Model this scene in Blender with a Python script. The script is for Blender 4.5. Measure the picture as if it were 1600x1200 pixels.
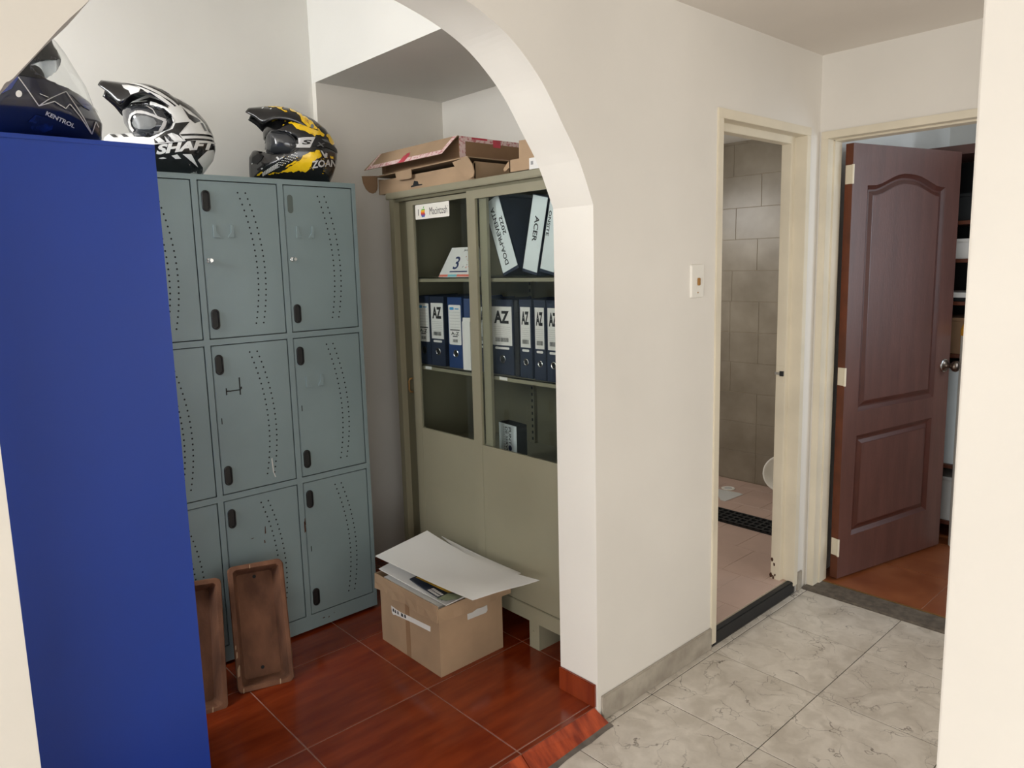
import bpy, bmesh, math, random
from mathutils import Vector, Matrix
from mathutils.bvhtree import BVHTree
random.seed(7)
for o in list(bpy.data.objects): bpy.data.objects.remove(o, do_unlink=True)
SC = bpy.context.scene
COL = SC.collection

# ------------------------------------------------------------------ camera
F, CX, CY, CAMZ = 1135.8043, 783.3481, 576.3006, 1.5
_y, _p, _r = (math.radians(a) for a in (48.3057, -8.0902, -1.5612))
FW = Vector((math.cos(_y)*math.cos(_p), math.sin(_y)*math.cos(_p), math.sin(_p)))
_rt = Vector((math.sin(_y), -math.cos(_y), 0)); _up = _rt.cross(FW)
RT = math.cos(_r)*_rt + math.sin(_r)*_up
UP = -math.sin(_r)*_rt + math.cos(_r)*_up
CAM = Vector((0, 0, CAMZ))
cam_data = bpy.data.cameras.new('camera'); cam = bpy.data.objects.new('camera', cam_data); COL.objects.link(cam)
m = Matrix((RT, UP, -FW)).transposed().to_4x4(); m.translation = CAM
cam.matrix_world = m
cam_data.sensor_width = 36; cam_data.lens = F/1600*36
cam_data.shift_x = (800-CX)/1600; cam_data.shift_y = (CY-600)/1600
cam_data.clip_start = 0.02
SC.camera = cam
def ray(u, v): return FW + RT*((u-CX)/F) - UP*((v-CY)/F)
def on(ax, val, u, v):            # point of a photo pixel on an axis plane of the room
    d = ray(u, v); i = 'XYZ'.index(ax); return CAM + d*((val-CAM[i])/d[i])

# ------------------------------------------------------------------ light
SC.view_settings.view_transform = 'Standard'; SC.view_settings.look = 'None'
SC.view_settings.gamma = 1; SC.view_settings.use_curve_mapping = False
SC.view_settings.exposure = 0.0
W = bpy.data.worlds.new('world'); SC.world = W; W.use_nodes = True
W.node_tree.nodes['Background'].inputs[0].default_value = (0.75, 0.85, 1.0, 1)
W.node_tree.nodes['Background'].inputs[1].default_value = 0.6
def area(name, loc, target, sx, sy, power, color, spread=180):
    l = bpy.data.lights.new(name, 'AREA'); l.shape = 'RECTANGLE'; l.size = sx; l.size_y = sy
    l.energy = power; l.color = color; l.spread = math.radians(spread)
    o = bpy.data.objects.new(name, l); COL.objects.link(o); o.location = loc
    o.rotation_euler = (Vector(target)-Vector(loc)).to_track_quat('-Z', 'Y').to_euler()
    return o
area('hall_window_daylight', (-4.95, -0.55, 1.35), (3, 0.3, 1.4), 2.4, 1.9, 142, (1.0, 1.0, 1.0))
area('hall_doorway_daylight', (-1.5, -2.12, 1.1), (-0.9, 2, 1.15), 1.5, 2.0, 40, (1.0, 1.0, 0.99))
area('corridor_fill', (2.25, -0.97, 1.35), (2.25, 2, 1.3), 1.3, 1.5, 14, (1.0, 0.98, 0.95))  # unseen fill lamp added to brighten the far hall corner, no window there
area('room_window_daylight', (-1.25, 2.35, 2.22), (2, 2.4, 2.12), 1.05, .7, 52, (0.98, 0.995, 1.0))
area('store_window_daylight', (4.2, -0.62, 1.6), (4.1, 2, 1.2), 1.1, 1.3, 20, (0.80, 0.90, 1.0))
area('bath_fill', (3.3, 2.93, 1.75), (3.6, 1.6, 0.6), 0.7, 0.5, 12, (1.0, 0.98, 0.95))  # unseen soft lamp added to light the bathroom, no window behind it

# ------------------------------------------------------------------ materials
def lin(c): return tuple(((v/255)/12.92 if v/255 <= .04045 else ((v/255+.055)/1.055)**2.4) for v in c)
MATS = {}
def mat(name, rgb, rough=.6, metal=0.0, var=0.0, vscale=6, bump=0.0, bscale=120, rgb2=None, coat=0.0, stretch=(1, 1, 1), spec=.5, alpha=None, trans=0.0, detail=4, thresh=None):
    M = bpy.data.materials.new(name); M.use_nodes = True; MATS[name] = M
    nt = M.node_tree; N = nt.nodes; Lk = nt.links; b = N['Principled BSDF']
    c = lin(rgb)
    b.inputs['Base Color'].default_value = (*c, 1); b.inputs['Roughness'].default_value = rough
    b.inputs['Metallic'].default_value = metal; b.inputs['Specular IOR Level'].default_value = spec
    b.inputs['Coat Weight'].default_value = coat; b.inputs['Coat Roughness'].default_value = .12
    if trans: b.inputs['Transmission Weight'].default_value = trans
    if alpha is not None: b.inputs['Alpha'].default_value = alpha
    geo = N.new('ShaderNodeNewGeometry'); mp = N.new('ShaderNodeMapping'); Lk.new(geo.outputs['Position'], mp.inputs['Vector'])
    mp.inputs['Scale'].default_value = stretch
    if rgb2 is None: rgb2 = tuple(max(0, v*(1-var)) for v in rgb)
    nz = N.new('ShaderNodeTexNoise'); nz.inputs['Scale'].default_value = vscale; nz.inputs['Detail'].default_value = detail
    Lk.new(mp.outputs['Vector'], nz.inputs['Vector'])
    rp = N.new('ShaderNodeValToRGB'); t = thresh or (.35, .68)
    rp.color_ramp.elements[0].position = t[0]; rp.color_ramp.elements[1].position = t[1]
    rp.color_ramp.elements[0].color = (*lin(rgb2), 1); rp.color_ramp.elements[1].color = (*c, 1)
    Lk.new(nz.outputs['Fac'], rp.inputs['Fac']); Lk.new(rp.outputs['Color'], b.inputs['Base Color'])
    if bump:
        n2 = N.new('ShaderNodeTexNoise'); n2.inputs['Scale'].default_value = bscale; n2.inputs['Detail'].default_value = 3
        Lk.new(mp.outputs['Vector'], n2.inputs['Vector'])
        bp = N.new('ShaderNodeBump'); bp.inputs['Strength'].default_value = bump; bp.inputs['Distance'].default_value = .01
        Lk.new(n2.outputs['Fac'], bp.inputs['Height']); Lk.new(bp.outputs['Normal'], b.inputs['Normal'])
    return M
mat('wall_paint', (228, 223, 214), .75, var=.035, vscale=1.6, bump=.05, bscale=30)
mat('wall_white', (228, 226, 220), .75, var=.03, vscale=1.6, bump=.05, bscale=30)
mat('ceiling_paint', (226, 219, 210), .8, var=.03, vscale=2)
mat('grout_grey', (112, 104, 95), .85, var=.25, vscale=20)
mat('grout_red', (168, 128, 108), .8, var=.2, vscale=25)
mat('red_tile', (136, 54, 22), .17, rgb2=(110, 37, 12), vscale=3.2, stretch=(1.3, 7, 1), coat=.2, detail=6)
mat('red_riser_lit', (178, 72, 32), .25, rgb2=(120, 38, 12), vscale=8, stretch=(5, 1, 2), detail=6)  # lighter than the floor tiles: light on the riser face put into the colour
mat('skirting_stone', (178, 170, 156), .4, rgb2=(150, 141, 128), vscale=14, detail=6)
mat('store_tile', (150, 88, 52), .3, rgb2=(130, 68, 36), vscale=3, stretch=(2, 2, 1), detail=2)
mat('bath_tile_floor', (190, 163, 149), .45, var=.05, vscale=5)
mat('bath_tile_wall', (156, 147, 132), .35, rgb2=(134, 125, 110), vscale=5, detail=5)
mat('bath_grout', (165, 152, 132), .8)
mat('black_edge', (26, 27, 30), .5, var=.3, vscale=15)
mat('frame_cream', (226, 216, 194), .42, var=.05, vscale=5, bump=.05, bscale=40)
mat('rust', (70, 40, 24), .9)
mat('threshold_stone', (112, 102, 90), .6, var=.25, vscale=40)
mat('door_brown', (98, 63, 54), .42, var=.12, vscale=6, stretch=(4, 4, .5), bump=.08, bscale=60, coat=.15)
mat('door_moulding', (80, 42, 32), .38, var=.12, vscale=8)
mat('door_edge', (104, 50, 24), .45, var=.2, vscale=10)
mat('steel', (190, 190, 188), .25, metal=1.0)
mat('pewter', (120, 108, 98), .3, metal=1.0)
mat('plastic_white', (232, 228, 218), .4)
mat('brass', (170, 130, 80), .35, metal=.7)
mat('locker_dark', (84, 94, 90), .5)
mat('locker_grey', (129, 146, 148), .42, var=.06, vscale=3, bump=.02, bscale=60)
mat('gap_black', (14, 18, 20), .8)
mat('handle_black', (14, 13, 13), .5)
mat('marker_black', (22, 24, 24), .7)
mat('blue_paint', (22, 64, 165), .34, var=.06, vscale=1.5, bump=.03, bscale=3)
mat('olive', (144, 139, 117), .45, var=.05, vscale=3)
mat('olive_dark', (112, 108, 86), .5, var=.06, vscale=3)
mat('cardboard', (168, 141, 112), .85, var=.07, vscale=8)
mat('cardboard_dark', (146, 114, 84), .88, var=.08, vscale=8)
mat('tape_pink', (226, 200, 196), .35, rgb2=(190, 110, 115), vscale=90, thresh=(.38, .5))
mat('tape_red', (205, 60, 80), .35, var=.2, vscale=20)
mat('paper', (226, 224, 220), .8, var=.02, vscale=3)
mat('paper_grey', (196, 196, 192), .8)
mat('print_black', (24, 24, 28), .7)
mat('print_grey', (150, 150, 150), .7)
mat('print_navy', (34, 48, 92), .6)
mat('sky_blue', (70, 150, 200), .6)
mat('binder_navy', (36, 46, 68), .5, var=.1, vscale=20)
mat('binder_blue', (36, 62, 110), .5, var=.1, vscale=20)
mat('binder_black', (28, 30, 36), .5, var=.1, vscale=20)
mat('sleeve_white', (226, 234, 236), .18, var=.03, vscale=10)
mat('terracotta', (124, 84, 60), .85, rgb2=(88, 56, 38), vscale=9, detail=8, bump=.25, bscale=40, stretch=(1.6, 1.6, .7))
mat('magazine_yellow', (226, 178, 60), .4, var=.2, vscale=12)
mat('magazine_dark', (36, 44, 58), .4)
mat('magazine_green', (150, 160, 130), .4, var=.2, vscale=20)
mat('rubber_black', (24, 26, 28), .6)
mat('hm_white', (226, 226, 224), .22, coat=.5)
mat('hm_black', (15, 15, 17), .22, coat=.5)
mat('hm_matt', (20, 20, 22), .55)
mat('hm_yellow', (238, 196, 20), .25, coat=.5, rgb2=(205, 150, 10), vscale=60, thresh=(.3, .42))
mat('hm_lens', (52, 54, 58), .1, coat=.6)
mat('hm_grey', (110, 112, 112), .4)
mat('hm_silver', (190, 188, 186), .35)
mat('hm_blue', (24, 44, 110), .2, coat=.6, rgb2=(14, 20, 46), vscale=9, thresh=(.44, .52))
mat('hm_navy', (16, 22, 46), .2, coat=.6)
mat('gold', (200, 160, 90), .3, metal=.8)
for nm, c in dict(rb_green=(96, 170, 70), rb_yellow=(240, 190, 50), rb_orange=(232, 130, 50), rb_red=(200, 60, 60), rb_purple=(130, 80, 140), rb_blue=(70, 110, 180), coral=(226, 120, 100), cyan=(120, 190, 200), amber=(228, 160, 30)).items(): mat(nm, c, .5)
def glass(name, tint, rough=.02, ior=1.45, a=.035):
    M = bpy.data.materials.new(name); M.use_nodes = True; MATS[name] = M; nt = M.node_tree; N = nt.nodes; Lk = nt.links
    for n in list(N): N.remove(n)
    out = N.new('ShaderNodeOutputMaterial'); tr = N.new('ShaderNodeBsdfTransparent'); gl = N.new('ShaderNodeBsdfGlossy')
    tr.inputs[0].default_value = (*tint, 1); gl.inputs['Roughness'].default_value = rough
    lw = N.new('ShaderNodeLayerWeight'); lw.inputs[0].default_value = .5; pw = N.new('ShaderNodeMath'); pw.operation = 'POWER'; pw.inputs[1].default_value = 4
    ma = N.new('ShaderNodeMath'); ma.operation = 'MULTIPLY_ADD'; ma.inputs[1].default_value = .8; ma.inputs[2].default_value = a; mx = N.new('ShaderNodeMixShader')
    Lk.new(lw.outputs['Facing'], pw.inputs[0]); Lk.new(pw.outputs[0], ma.inputs[0])
    Lk.new(ma.outputs[0], mx.inputs[0]); Lk.new(tr.outputs[0], mx.inputs[1]); Lk.new(gl.outputs[0], mx.inputs[2]); Lk.new(mx.outputs[0], out.inputs[0])
glass('pane_glass', (.96, .98, .97)); glass('visor_glass', (.93, .94, .94))
def marble():
    M = bpy.data.materials.new('grey_tile'); M.use_nodes = True; MATS['grey_tile'] = M
    nt = M.node_tree; N = nt.nodes; Lk = nt.links; b = N['Principled BSDF']; b.inputs['Roughness'].default_value = .3
    geo = N.new('ShaderNodeNewGeometry'); oi = N.new('ShaderNodeObjectInfo')
    sc = N.new('ShaderNodeVectorMath'); sc.operation = 'SCALE'; sc.inputs['Scale'].default_value = 20
    cb = N.new('ShaderNodeCombineXYZ'); Lk.new(oi.outputs['Random'], cb.inputs[0]); Lk.new(oi.outputs['Random'], cb.inputs[1]); Lk.new(cb.outputs[0], sc.inputs[0])
    ad = N.new('ShaderNodeVectorMath'); Lk.new(geo.outputs['Position'], ad.inputs[0]); Lk.new(sc.outputs[0], ad.inputs[1])
    nz = N.new('ShaderNodeTexNoise'); nz.inputs['Scale'].default_value = 7; nz.inputs['Detail'].default_value = 5; Lk.new(ad.outputs[0], nz.inputs['Vector'])
    m1 = N.new('ShaderNodeVectorMath'); m1.operation = 'MULTIPLY_ADD'; m1.inputs[1].default_value = (.3, .3, .3)
    Lk.new(nz.outputs['Color'], m1.inputs[0]); Lk.new(ad.outputs[0], m1.inputs[2])
    vo = N.new('ShaderNodeTexVoronoi'); vo.feature = 'DISTANCE_TO_EDGE'; vo.inputs['Scale'].default_value = 8; Lk.new(m1.outputs[0], vo.inputs['Vector'])
    r1 = N.new('ShaderNodeValToRGB'); r1.color_ramp.elements[0].position = .0; r1.color_ramp.elements[1].position = .022
    r1.color_ramp.elements[0].color = (1, 1, 1, 1); r1.color_ramp.elements[1].color = (0, 0, 0, 1); Lk.new(vo.outputs['Distance'], r1.inputs['Fac'])
    n2 = N.new('ShaderNodeTexNoise'); n2.inputs['Scale'].default_value = 9; n2.inputs['Detail'].default_value = 2; Lk.new(ad.outputs[0], n2.inputs['Vector'])
    r2 = N.new('ShaderNodeValToRGB'); r2.color_ramp.elements[0].position = .42; r2.color_ramp.elements[1].position = .66; Lk.new(n2.outputs['Fac'], r2.inputs['Fac'])
    mu = N.new('ShaderNodeMath'); mu.operation = 'MULTIPLY'; Lk.new(r1.outputs['Color'], mu.inputs[0]); Lk.new(r2.outputs['Color'], mu.inputs[1])
    mu2 = N.new('ShaderNodeMath'); mu2.operation = 'MULTIPLY'; mu2.inputs[1].default_value = .95; Lk.new(mu.outputs[0], mu2.inputs[0])
    n3 = N.new('ShaderNodeTexNoise'); n3.inputs['Scale'].default_value = 10; n3.inputs['Detail'].default_value = 6; Lk.new(m1.outputs[0], n3.inputs['Vector'])
    r3 = N.new('ShaderNodeValToRGB'); r3.color_ramp.elements[0].position = .35; r3.color_ramp.elements[1].position = .65
    r3.color_ramp.elements[0].color = (*lin((190, 181, 168)), 1); r3.color_ramp.elements[1].color = (*lin((214, 206, 194)), 1); Lk.new(n3.outputs['Fac'], r3.inputs['Fac'])
    mx = N.new('ShaderNodeMix'); mx.data_type = 'RGBA'; Lk.new(mu2.outputs[0], mx.inputs['Factor']); Lk.new(r3.outputs['Color'], mx.inputs['A']); mx.inputs['B'].default_value = (*lin((88, 76, 64)), 1)
    Lk.new(mx.outputs['Result'], b.inputs['Base Color'])
marble()

# ------------------------------------------------------------------ mesh helpers
class MB:
    def __init__(s): s.v = []; s.f = []; s.mi = []
    def add(s, vs, fs, m=0):
        o = len(s.v); s.v += [tuple(v) for v in vs]; s.f += [tuple(i+o for i in f) for f in fs]; s.mi += [m]*len(fs); return s
    def box(s, x0, x1, y0, y1, z0, z1, m=0):
        return s.add([(x0, y0, z0), (x1, y0, z0), (x1, y1, z0), (x0, y1, z0), (x0, y0, z1), (x1, y0, z1), (x1, y1, z1), (x0, y1, z1)],
                     [(0, 3, 2, 1), (4, 5, 6, 7), (0, 1, 5, 4), (1, 2, 6, 5), (2, 3, 7, 6), (3, 0, 4, 7)], m)
    def prism(s, pts, fn0, fn1, m=0):       # polygon pts (2D) mapped by fn0 and fn1 to two ends
        n = len(pts); a = [fn0(*p) for p in pts]; b = [fn1(*p) for p in pts]
        return s.add(a+b, [tuple(range(n))[::-1], tuple(range(n, 2*n))]+[(i, (i+1) % n, n+(i+1) % n, n+i) for i in range(n)], m)
    def loops(s, rings, m=0, cap0=True, cap1=True):
        n = len(rings[0]); vs = [p for r in rings for p in r]; fs = []
        for k in range(len(rings)-1):
            for i in range(n): fs.append((k*n+i, k*n+(i+1) % n, (k+1)*n+(i+1) % n, (k+1)*n+i))
        if cap0: fs.append(tuple(range(n))[::-1])
        if cap1: fs.append(tuple(range((len(rings)-1)*n, len(rings)*n)))
        return s.add(vs, fs, m)
    def cyl(s, p0, p1, r0, r1=None, n=16, m=0, caps=True):
        p0 = Vector(p0); p1 = Vector(p1); d = (p1-p0).normalized(); a = d.orthogonal().normalized(); b = d.cross(a); r1 = r0 if r1 is None else r1
        R = lambda p, r: [p+(a*math.cos(2*math.pi*i/n)+b*math.sin(2*math.pi*i/n))*r for i in range(n)]
        return s.loops([R(p0, r0), R(p1, r1)], m, caps, caps)
    def lathe(s, p0, d, prof, n=20, m=0):
        p0 = Vector(p0); d = Vector(d).normalized(); a = d.orthogonal().normalized(); b = d.cross(a)
        return s.loops([[p0+d*h+(a*math.cos(2*math.pi*i/n)+b*math.sin(2*math.pi*i/n))*max(r, 1e-5) for i in range(n)] for h, r in prof], m)
    def tube(s, pts, r, n=8, m=0):
        pts = [Vector(p) for p in pts]; rings = []
        for i, p in enumerate(pts):
            d = (pts[min(i+1, len(pts)-1)]-pts[max(i-1, 0)]).normalized()
            a = d.cross(Vector((0.13, 0.21, 1))).normalized(); b = d.cross(a)
            rings.append([p+(a*math.cos(2*math.pi*k/n)+b*math.sin(2*math.pi*k/n))*r for k in range(n)])
        return s.loops(rings, m)
    def grid(s, P, m=0):                    # 2D list of points
        h = len(P); w = len(P[0]); return s.add([p for r in P for p in r], [(i*w+j, i*w+j+1, (i+1)*w+j+1, (i+1)*w+j) for i in range(h-1) for j in range(w-1)], m)
    def tmesh(s, tm, fn, m=0):
        return s.add([fn(x, y) for x, y in tm[0]], tm[1], m)
def wl(o):
    p = Vector((0, 0, 0))
    while o is not None: p = p+o.location; o = o.parent
    return p
def obj(name, mb, mats, parent=None, local=False, bevel=0, smooth=False, recalc=True, solid=0, merge=0, seg=2, origin=None):
    me = bpy.data.meshes.new(name); off = Vector((0, 0, 0))
    if parent is not None and not local: off = wl(parent)
    elif origin is not None: off = Vector(origin)
    bm = bmesh.new(); vs = [bm.verts.new(Vector(v)-off) for v in mb.v]
    for f, mi in zip(mb.f, mb.mi):
        try: fc = bm.faces.new([vs[i] for i in f]); fc.material_index = mi
        except ValueError: pass
    if merge: bmesh.ops.remove_doubles(bm, verts=bm.verts, dist=merge)
    if recalc: bmesh.ops.recalc_face_normals(bm, faces=bm.faces)
    if bevel:
        ed = [e for e in bm.edges if len(e.link_faces) == 2 and e.calc_face_angle(0) > .6]
        bmesh.ops.bevel(bm, geom=ed, offset=bevel, segments=seg, affect='EDGES', clamp_overlap=True)
    if smooth:
        for f in bm.faces: f.smooth = True
    bm.to_mesh(me); bm.free()
    o = bpy.data.objects.new(name, me); COL.objects.link(o)
    if parent is not None: o.parent = parent
    elif origin is not None: o.location = origin
    for mm in (mats if isinstance(mats, (list, tuple)) else [mats]): me.materials.append(MATS[mm])
    if solid:
        md = o.modifiers.new('solid', 'SOLIDIFY'); md.thickness = solid; md.offset = 0
    return o
def tag(o, label, cat=None, group=None, kind=None):
    if label: o['label'] = label
    if cat: o['category'] = cat
    if group: o['group'] = group
    if kind: o['kind'] = kind
    return o
def thing(name, label, cat, loc, rotz=0, group=None):
    e = bpy.data.objects.new(name, None); COL.objects.link(e); e.location = loc; e.rotation_euler = (0, 0, rotz); e.empty_display_size = .05
    return tag(e, label, cat, group)
def struct(name, mb, mats, label, origin=None, **k):
    o = obj(name, mb, mats, origin=origin, **k); o['kind'] = 'structure'; o['label'] = label; return o
_tc = {}
def text2d(body, w=None, h=None, bold=0.0, shear=0.0, align='CENTER'):
    """text as 2D triangles, centred (or from the left), fitted to width w or height h"""
    key = (body, bold, shear)
    if key not in _tc:
        c = bpy.data.curves.new('t', 'FONT'); c.body = body; c.size = 1; c.offset = bold; c.shear = shear; c.resolution_u = 3
        o = bpy.data.objects.new('t', c); COL.objects.link(o); bpy.context.view_layer.update()
        dg = bpy.context.evaluated_depsgraph_get(); oe = o.evaluated_get(dg); me = oe.to_mesh()
        vs = [(v.co.x, v.co.y) for v in me.vertices]; fs = [tuple(p.vertices) for p in me.polygons]; oe.to_mesh_clear()
        bpy.data.objects.remove(o); bpy.data.curves.remove(c); _tc[key] = (vs, fs)
    vs, fs = _tc[key]
    x0 = min(v[0] for v in vs); x1 = max(v[0] for v in vs); y0 = min(v[1] for v in vs); y1 = max(v[1] for v in vs)
    sx = w/(x1-x0) if w else None; sy = h/(y1-y0) if h else None
    sx = sx or sy; sy = sy or sx
    ox = (x0+x1)/2 if align == 'CENTER' else x0
    return [((x-ox)*sx, (y-(y0+y1)/2)*sy) for x, y in vs], fs
def rrect(w, h, r, n=5, cx=0, cy=0):
    P = []
    for qx, qy, a0 in ((1, 1, 0), (-1, 1, 90), (-1, -1, 180), (1, -1, 270)):
        for i in range(n+1):
            a = math.radians(a0+90*i/n); P.append((cx+qx*(w/2-r)+r*math.cos(a), cy+qy*(h/2-r)+r*math.sin(a)))
    return P
def copy_tree(o, parent=None):
    c = o.copy(); COL.objects.link(c); c.parent = parent
    for ch in list(o.children): copy_tree(ch, c)
    return c

# ------------------------------------------------------------------ setting: dimensions
YA, YB = 1.461, 1.627                 # arch wall, hall side and room side
XC = 3.145                            # wall with the brown door
ZC = 2.331                            # hall ceiling
RZ = 0.049                            # red floor
YW, YN, XN, XN2, ZN = 3.112, 3.077, 1.672, 2.383, 2.335
ARCH = [(.761, 1.672), (.70, 1.797), (.635, 1.888), (.561, 1.985), (.491, 2.05), (.423, 2.097), (.358, 2.127), (.3, 2.147), (.24, 2.163), (.18, 2.176), (.09, 2.186), (0, 2.19)]
AC = .925
# smooth the arch line (Catmull-Rom)
def crom(P, n=4):
    out = []
    for i in range(len(P)-1):
        p0 = P[max(i-1, 0)]; p1 = P[i]; p2 = P[i+1]; p3 = P[min(i+2, len(P)-1)]
        for k in range(n):
            t = k/n; out.append(tuple(.5*((2*b)+(c-a)*t+(2*a-5*b+4*c-d)*t*t+(3*b-a-3*c+d)*t**3) for a, b, c, d in zip(p0, p1, p2, p3)))
    return out+[P[-1]]
AR = crom(ARCH)
ARL = crom([(.761, 1.672), (.701, 1.803), (.681, 1.826), (.64, 1.875), (.598, 1.926), (.554, 1.974)]+ARCH[4:])
arch_pts = [(AC+d, z) for d, z in AR]+[(AC-d, z) for d, z in ARL[::-1][1:]]        # from the far jamb over to the near jamb
WT = 2.72
# ---- arch wall
mb = MB()
mb.box(-5.1, AC-.761, YA, YB, -.02, WT)
for (xa, za), (xb, zb) in zip(arch_pts[:-1], arch_pts[1:]):
    mb.prism([(xa, za), (xb, zb), (xb, WT), (xa, WT)], lambda x, z: (x, YA, z), lambda x, z: (x, YB, z))
BX0, BX1, BZ = 2.352, 3.053, 2.03
mb.box(AC+.761, BX0, YA, YB, -.02, WT); mb.box(BX0, BX1, YA, YB, BZ, WT); mb.box(BX1, XC+.12, YA, 1.552, -.02, WT)
def clean(o):                          # drop the hidden faces between coplanar blocks and keep the arch edge crisp
    me = o.data; bm = bmesh.new(); bm.from_mesh(me); bmesh.ops.remove_doubles(bm, verts=bm.verts, dist=1e-4)
    seen = {}
    for f in bm.faces: seen.setdefault(tuple(round(c, 3) for c in f.calc_center_median()), []).append(f)
    bmesh.ops.delete(bm, geom=[f for l in seen.values() if len(l) > 1 for f in l], context='FACES')
    bm.to_mesh(me); bm.free()
wall_arch = struct('wall_arch', mb, 'wall_paint', 'cream painted wall with the wide arched opening', recalc=False); clean(wall_arch)
# ---- room behind the arch
struct('wall_back', MB().box(-1.5, XN, YW, YW+.12, -.02, WT), 'wall_white', 'white wall behind the row of grey lockers')
struct('wall_alcove', MB().box(XN, XN2+.1, YN, YW+.12, -.02, ZN), 'wall_paint', 'back wall of the alcove beside the olive cabinet')
struct('wall_alcove_end', MB().box(XN2, XN2+.06, YB, YN, -.02, ZN), 'wall_paint', 'alcove wall behind the olive cabinet')
struct('ceiling_bulkhead', MB().box(XN, XN2+.1, YB, YW+.12, ZN, WT), 'wall_white', 'dropped white bulkhead over the olive cabinet')
struct('ceiling_room', MB().box(-1.5, XN2+.1, YA, YW+.12, WT, WT+.06), 'ceiling_paint', 'ceiling of the locker room')
wl_ = MB(); wl_.box(-1.5, -1.3, YB, YW, -.02, 1.35); wl_.box(-1.5, -1.3, YB, YW, 2.6, WT); wl_.box(-1.5, -1.3, YB, 1.8, 1.35, 2.6); wl_.box(-1.5, -1.3, 2.9, YW, 1.35, 2.6)
struct('wall_room_side', wl_, 'wall_white', 'white wall with a window beside the lockers')
# ---- hall
struct('ceiling_hall', MB().box(-5.1, XC+.12, -2.3, YA, ZC, ZC+.06), 'ceiling_paint', 'cream hall ceiling')
wh = MB(); wh.box(-5.2, -5.0, -2.3, YA, -.02, .35); wh.box(-5.2, -5.0, -2.3, YA, 2.3, WT); wh.box(-5.2, -5.0, -2.3, -1.8, .35, 2.3); wh.box(-5.2, -5.0, .7, YA, .35, 2.3)
struct('wall_hall_side', wh, 'wall_paint', 'cream hall wall with a window')
wh = MB(); wh.box(-5.1, 1.2, -2.3, -2.15, 2.15, WT); wh.box(-5.1, -2.28, -2.3, -2.15, -.02, 2.15); wh.box(-.72, 1.2, -2.3, -2.15, -.02, 2.15)
struct('wall_hall_end', wh, 'wall_paint', 'cream hall end wall with a wide glazed doorway')
struct('wall_corner', MB().box(1.2, 1.33, -2.3, .3374, -.02, ZC+.05), 'wall_paint', 'cream wall end standing close beside the hall', bevel=.003)
struct('wall_corridor_end', MB().box(1.33, XC+.12, -1.1, -1.0, -.02, ZC+.05), 'wall_paint', 'cream wall closing the corridor')
DY0, DY1, DZ = .585, 1.452, 2.02      # brown door opening
wd = MB(); wd.box(XC, XC+.115, -1.0, DY0, -.02, WT); wd.box(XC, XC+.115, DY0, YA+.1, DZ, WT); wd.box(XC, XC+.115, DY1, YA+.05, -.02, DZ)
struct('wall_door_side', wd, 'wall_paint', 'cream wall around the brown door')

# ---- floors with their tiles
def tiles(parent, name, mats, rects, z0, z1, gap=.0016, bevel=.0012):
    cache = {}
    for (x0, x1, y0, y1) in rects:
        w = round(x1-x0, 3); d = round(y1-y0, 3); k = (w, d)
        if w < .008 or d < .008: continue
        if k not in cache:
            o = obj(name, MB().box(-w/2+gap, w/2-gap, -d/2+gap, d/2-gap, z0, z1), mats, parent, local=True, bevel=bevel, seg=1); cache[k] = o.data
        else:
            o = bpy.data.objects.new(name, cache[k]); COL.objects.link(o); o.parent = parent
        o.location = ((x0+x1)/2-parent.location.x, (y0+y1)/2-parent.location.y, 0)
def spans(a, b, o, s):
    k = math.floor((a-o)/s); c = [a]
    while o+(k+1)*s < b-1e-6: k += 1; c += [o+k*s] if o+k*s > a+1e-6 else []
    c.append(b); return list(zip(c[:-1], c[1:]))
fl = struct('floor', MB().box(-5.1, -1.2, -2.3, YA, -.06, 0, 1).box(-1.2, 3.10, -2.3, -1.4, -.06, 0, 1).box(-1.2, 3.10, -1.4, YA, -.06, -.002), ['grout_grey', 'grey_tile'], 'hall floor of large grey veined tiles')
tiles(fl, 'tile', 'grey_tile', [(a, b, c, d) for a, b in spans(-1.2, 3.099, 1.939, .4) for c, d in spans(-1.4, YA-.001, 1.4306, .4)], -.02, 0)
fr = struct('floor_room', MB().box(-1.45, XN2, 1.472, YW, -.06, RZ-.0015), 'grout_red', 'floor of glossy red brown tiles behind the arch')
tiles(fr, 'tile', 'red_tile', [(a, b, c, d) for a, b in spans(-1.3, XN2, 1.3485, .456) for c, d in spans(1.4907, YW, 1.9467, .456)], RZ-.02, RZ, gap=.0017)
# nosing strip and slanted riser tiles of the low step
for i, (a, b) in enumerate(spans(AC-.75, AC+.757, 1.3485, .456)):
    o = obj('nosing_tile', MB().box(a+.0015, b-.0015, 1.472, 1.4895, RZ-.012, RZ-.001), 'red_tile', fr, bevel=.001, seg=1)
    e = .03
    y0 = 1.425-(1.70-a)*.045; y1 = 1.425-(1.70-b)*.045
    bx = b+.02 if i == len(spans(AC-.75, AC+.757, 1.3485, .456))-1 else b-.0015
    v = [(a+.0015, 1.471, RZ-.002), (b-.0015, 1.471, RZ-.002), (bx, y1, .003), (a+.0015, y0, .003)]
    v2 = [(x, y+.012, z-.0) for x, y, z in v[:2]]+[(x, y+.012, 0) for x, y, z in v[2:]]
    vv = v+[(v[0][0], 1.471, 0), (v[1][0], 1.471, 0), (bx, y1, 0), (a+.0015, y0, 0)]
    mb = MB(); mb.add(vv, [(0, 1, 2, 3), (7, 6, 5, 4), (3, 2, 6, 7), (1, 5, 6, 2), (0, 3, 7, 4), (0, 4, 5, 1)])
    obj('riser_tile', mb, 'red_riser_lit', fr)
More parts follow.
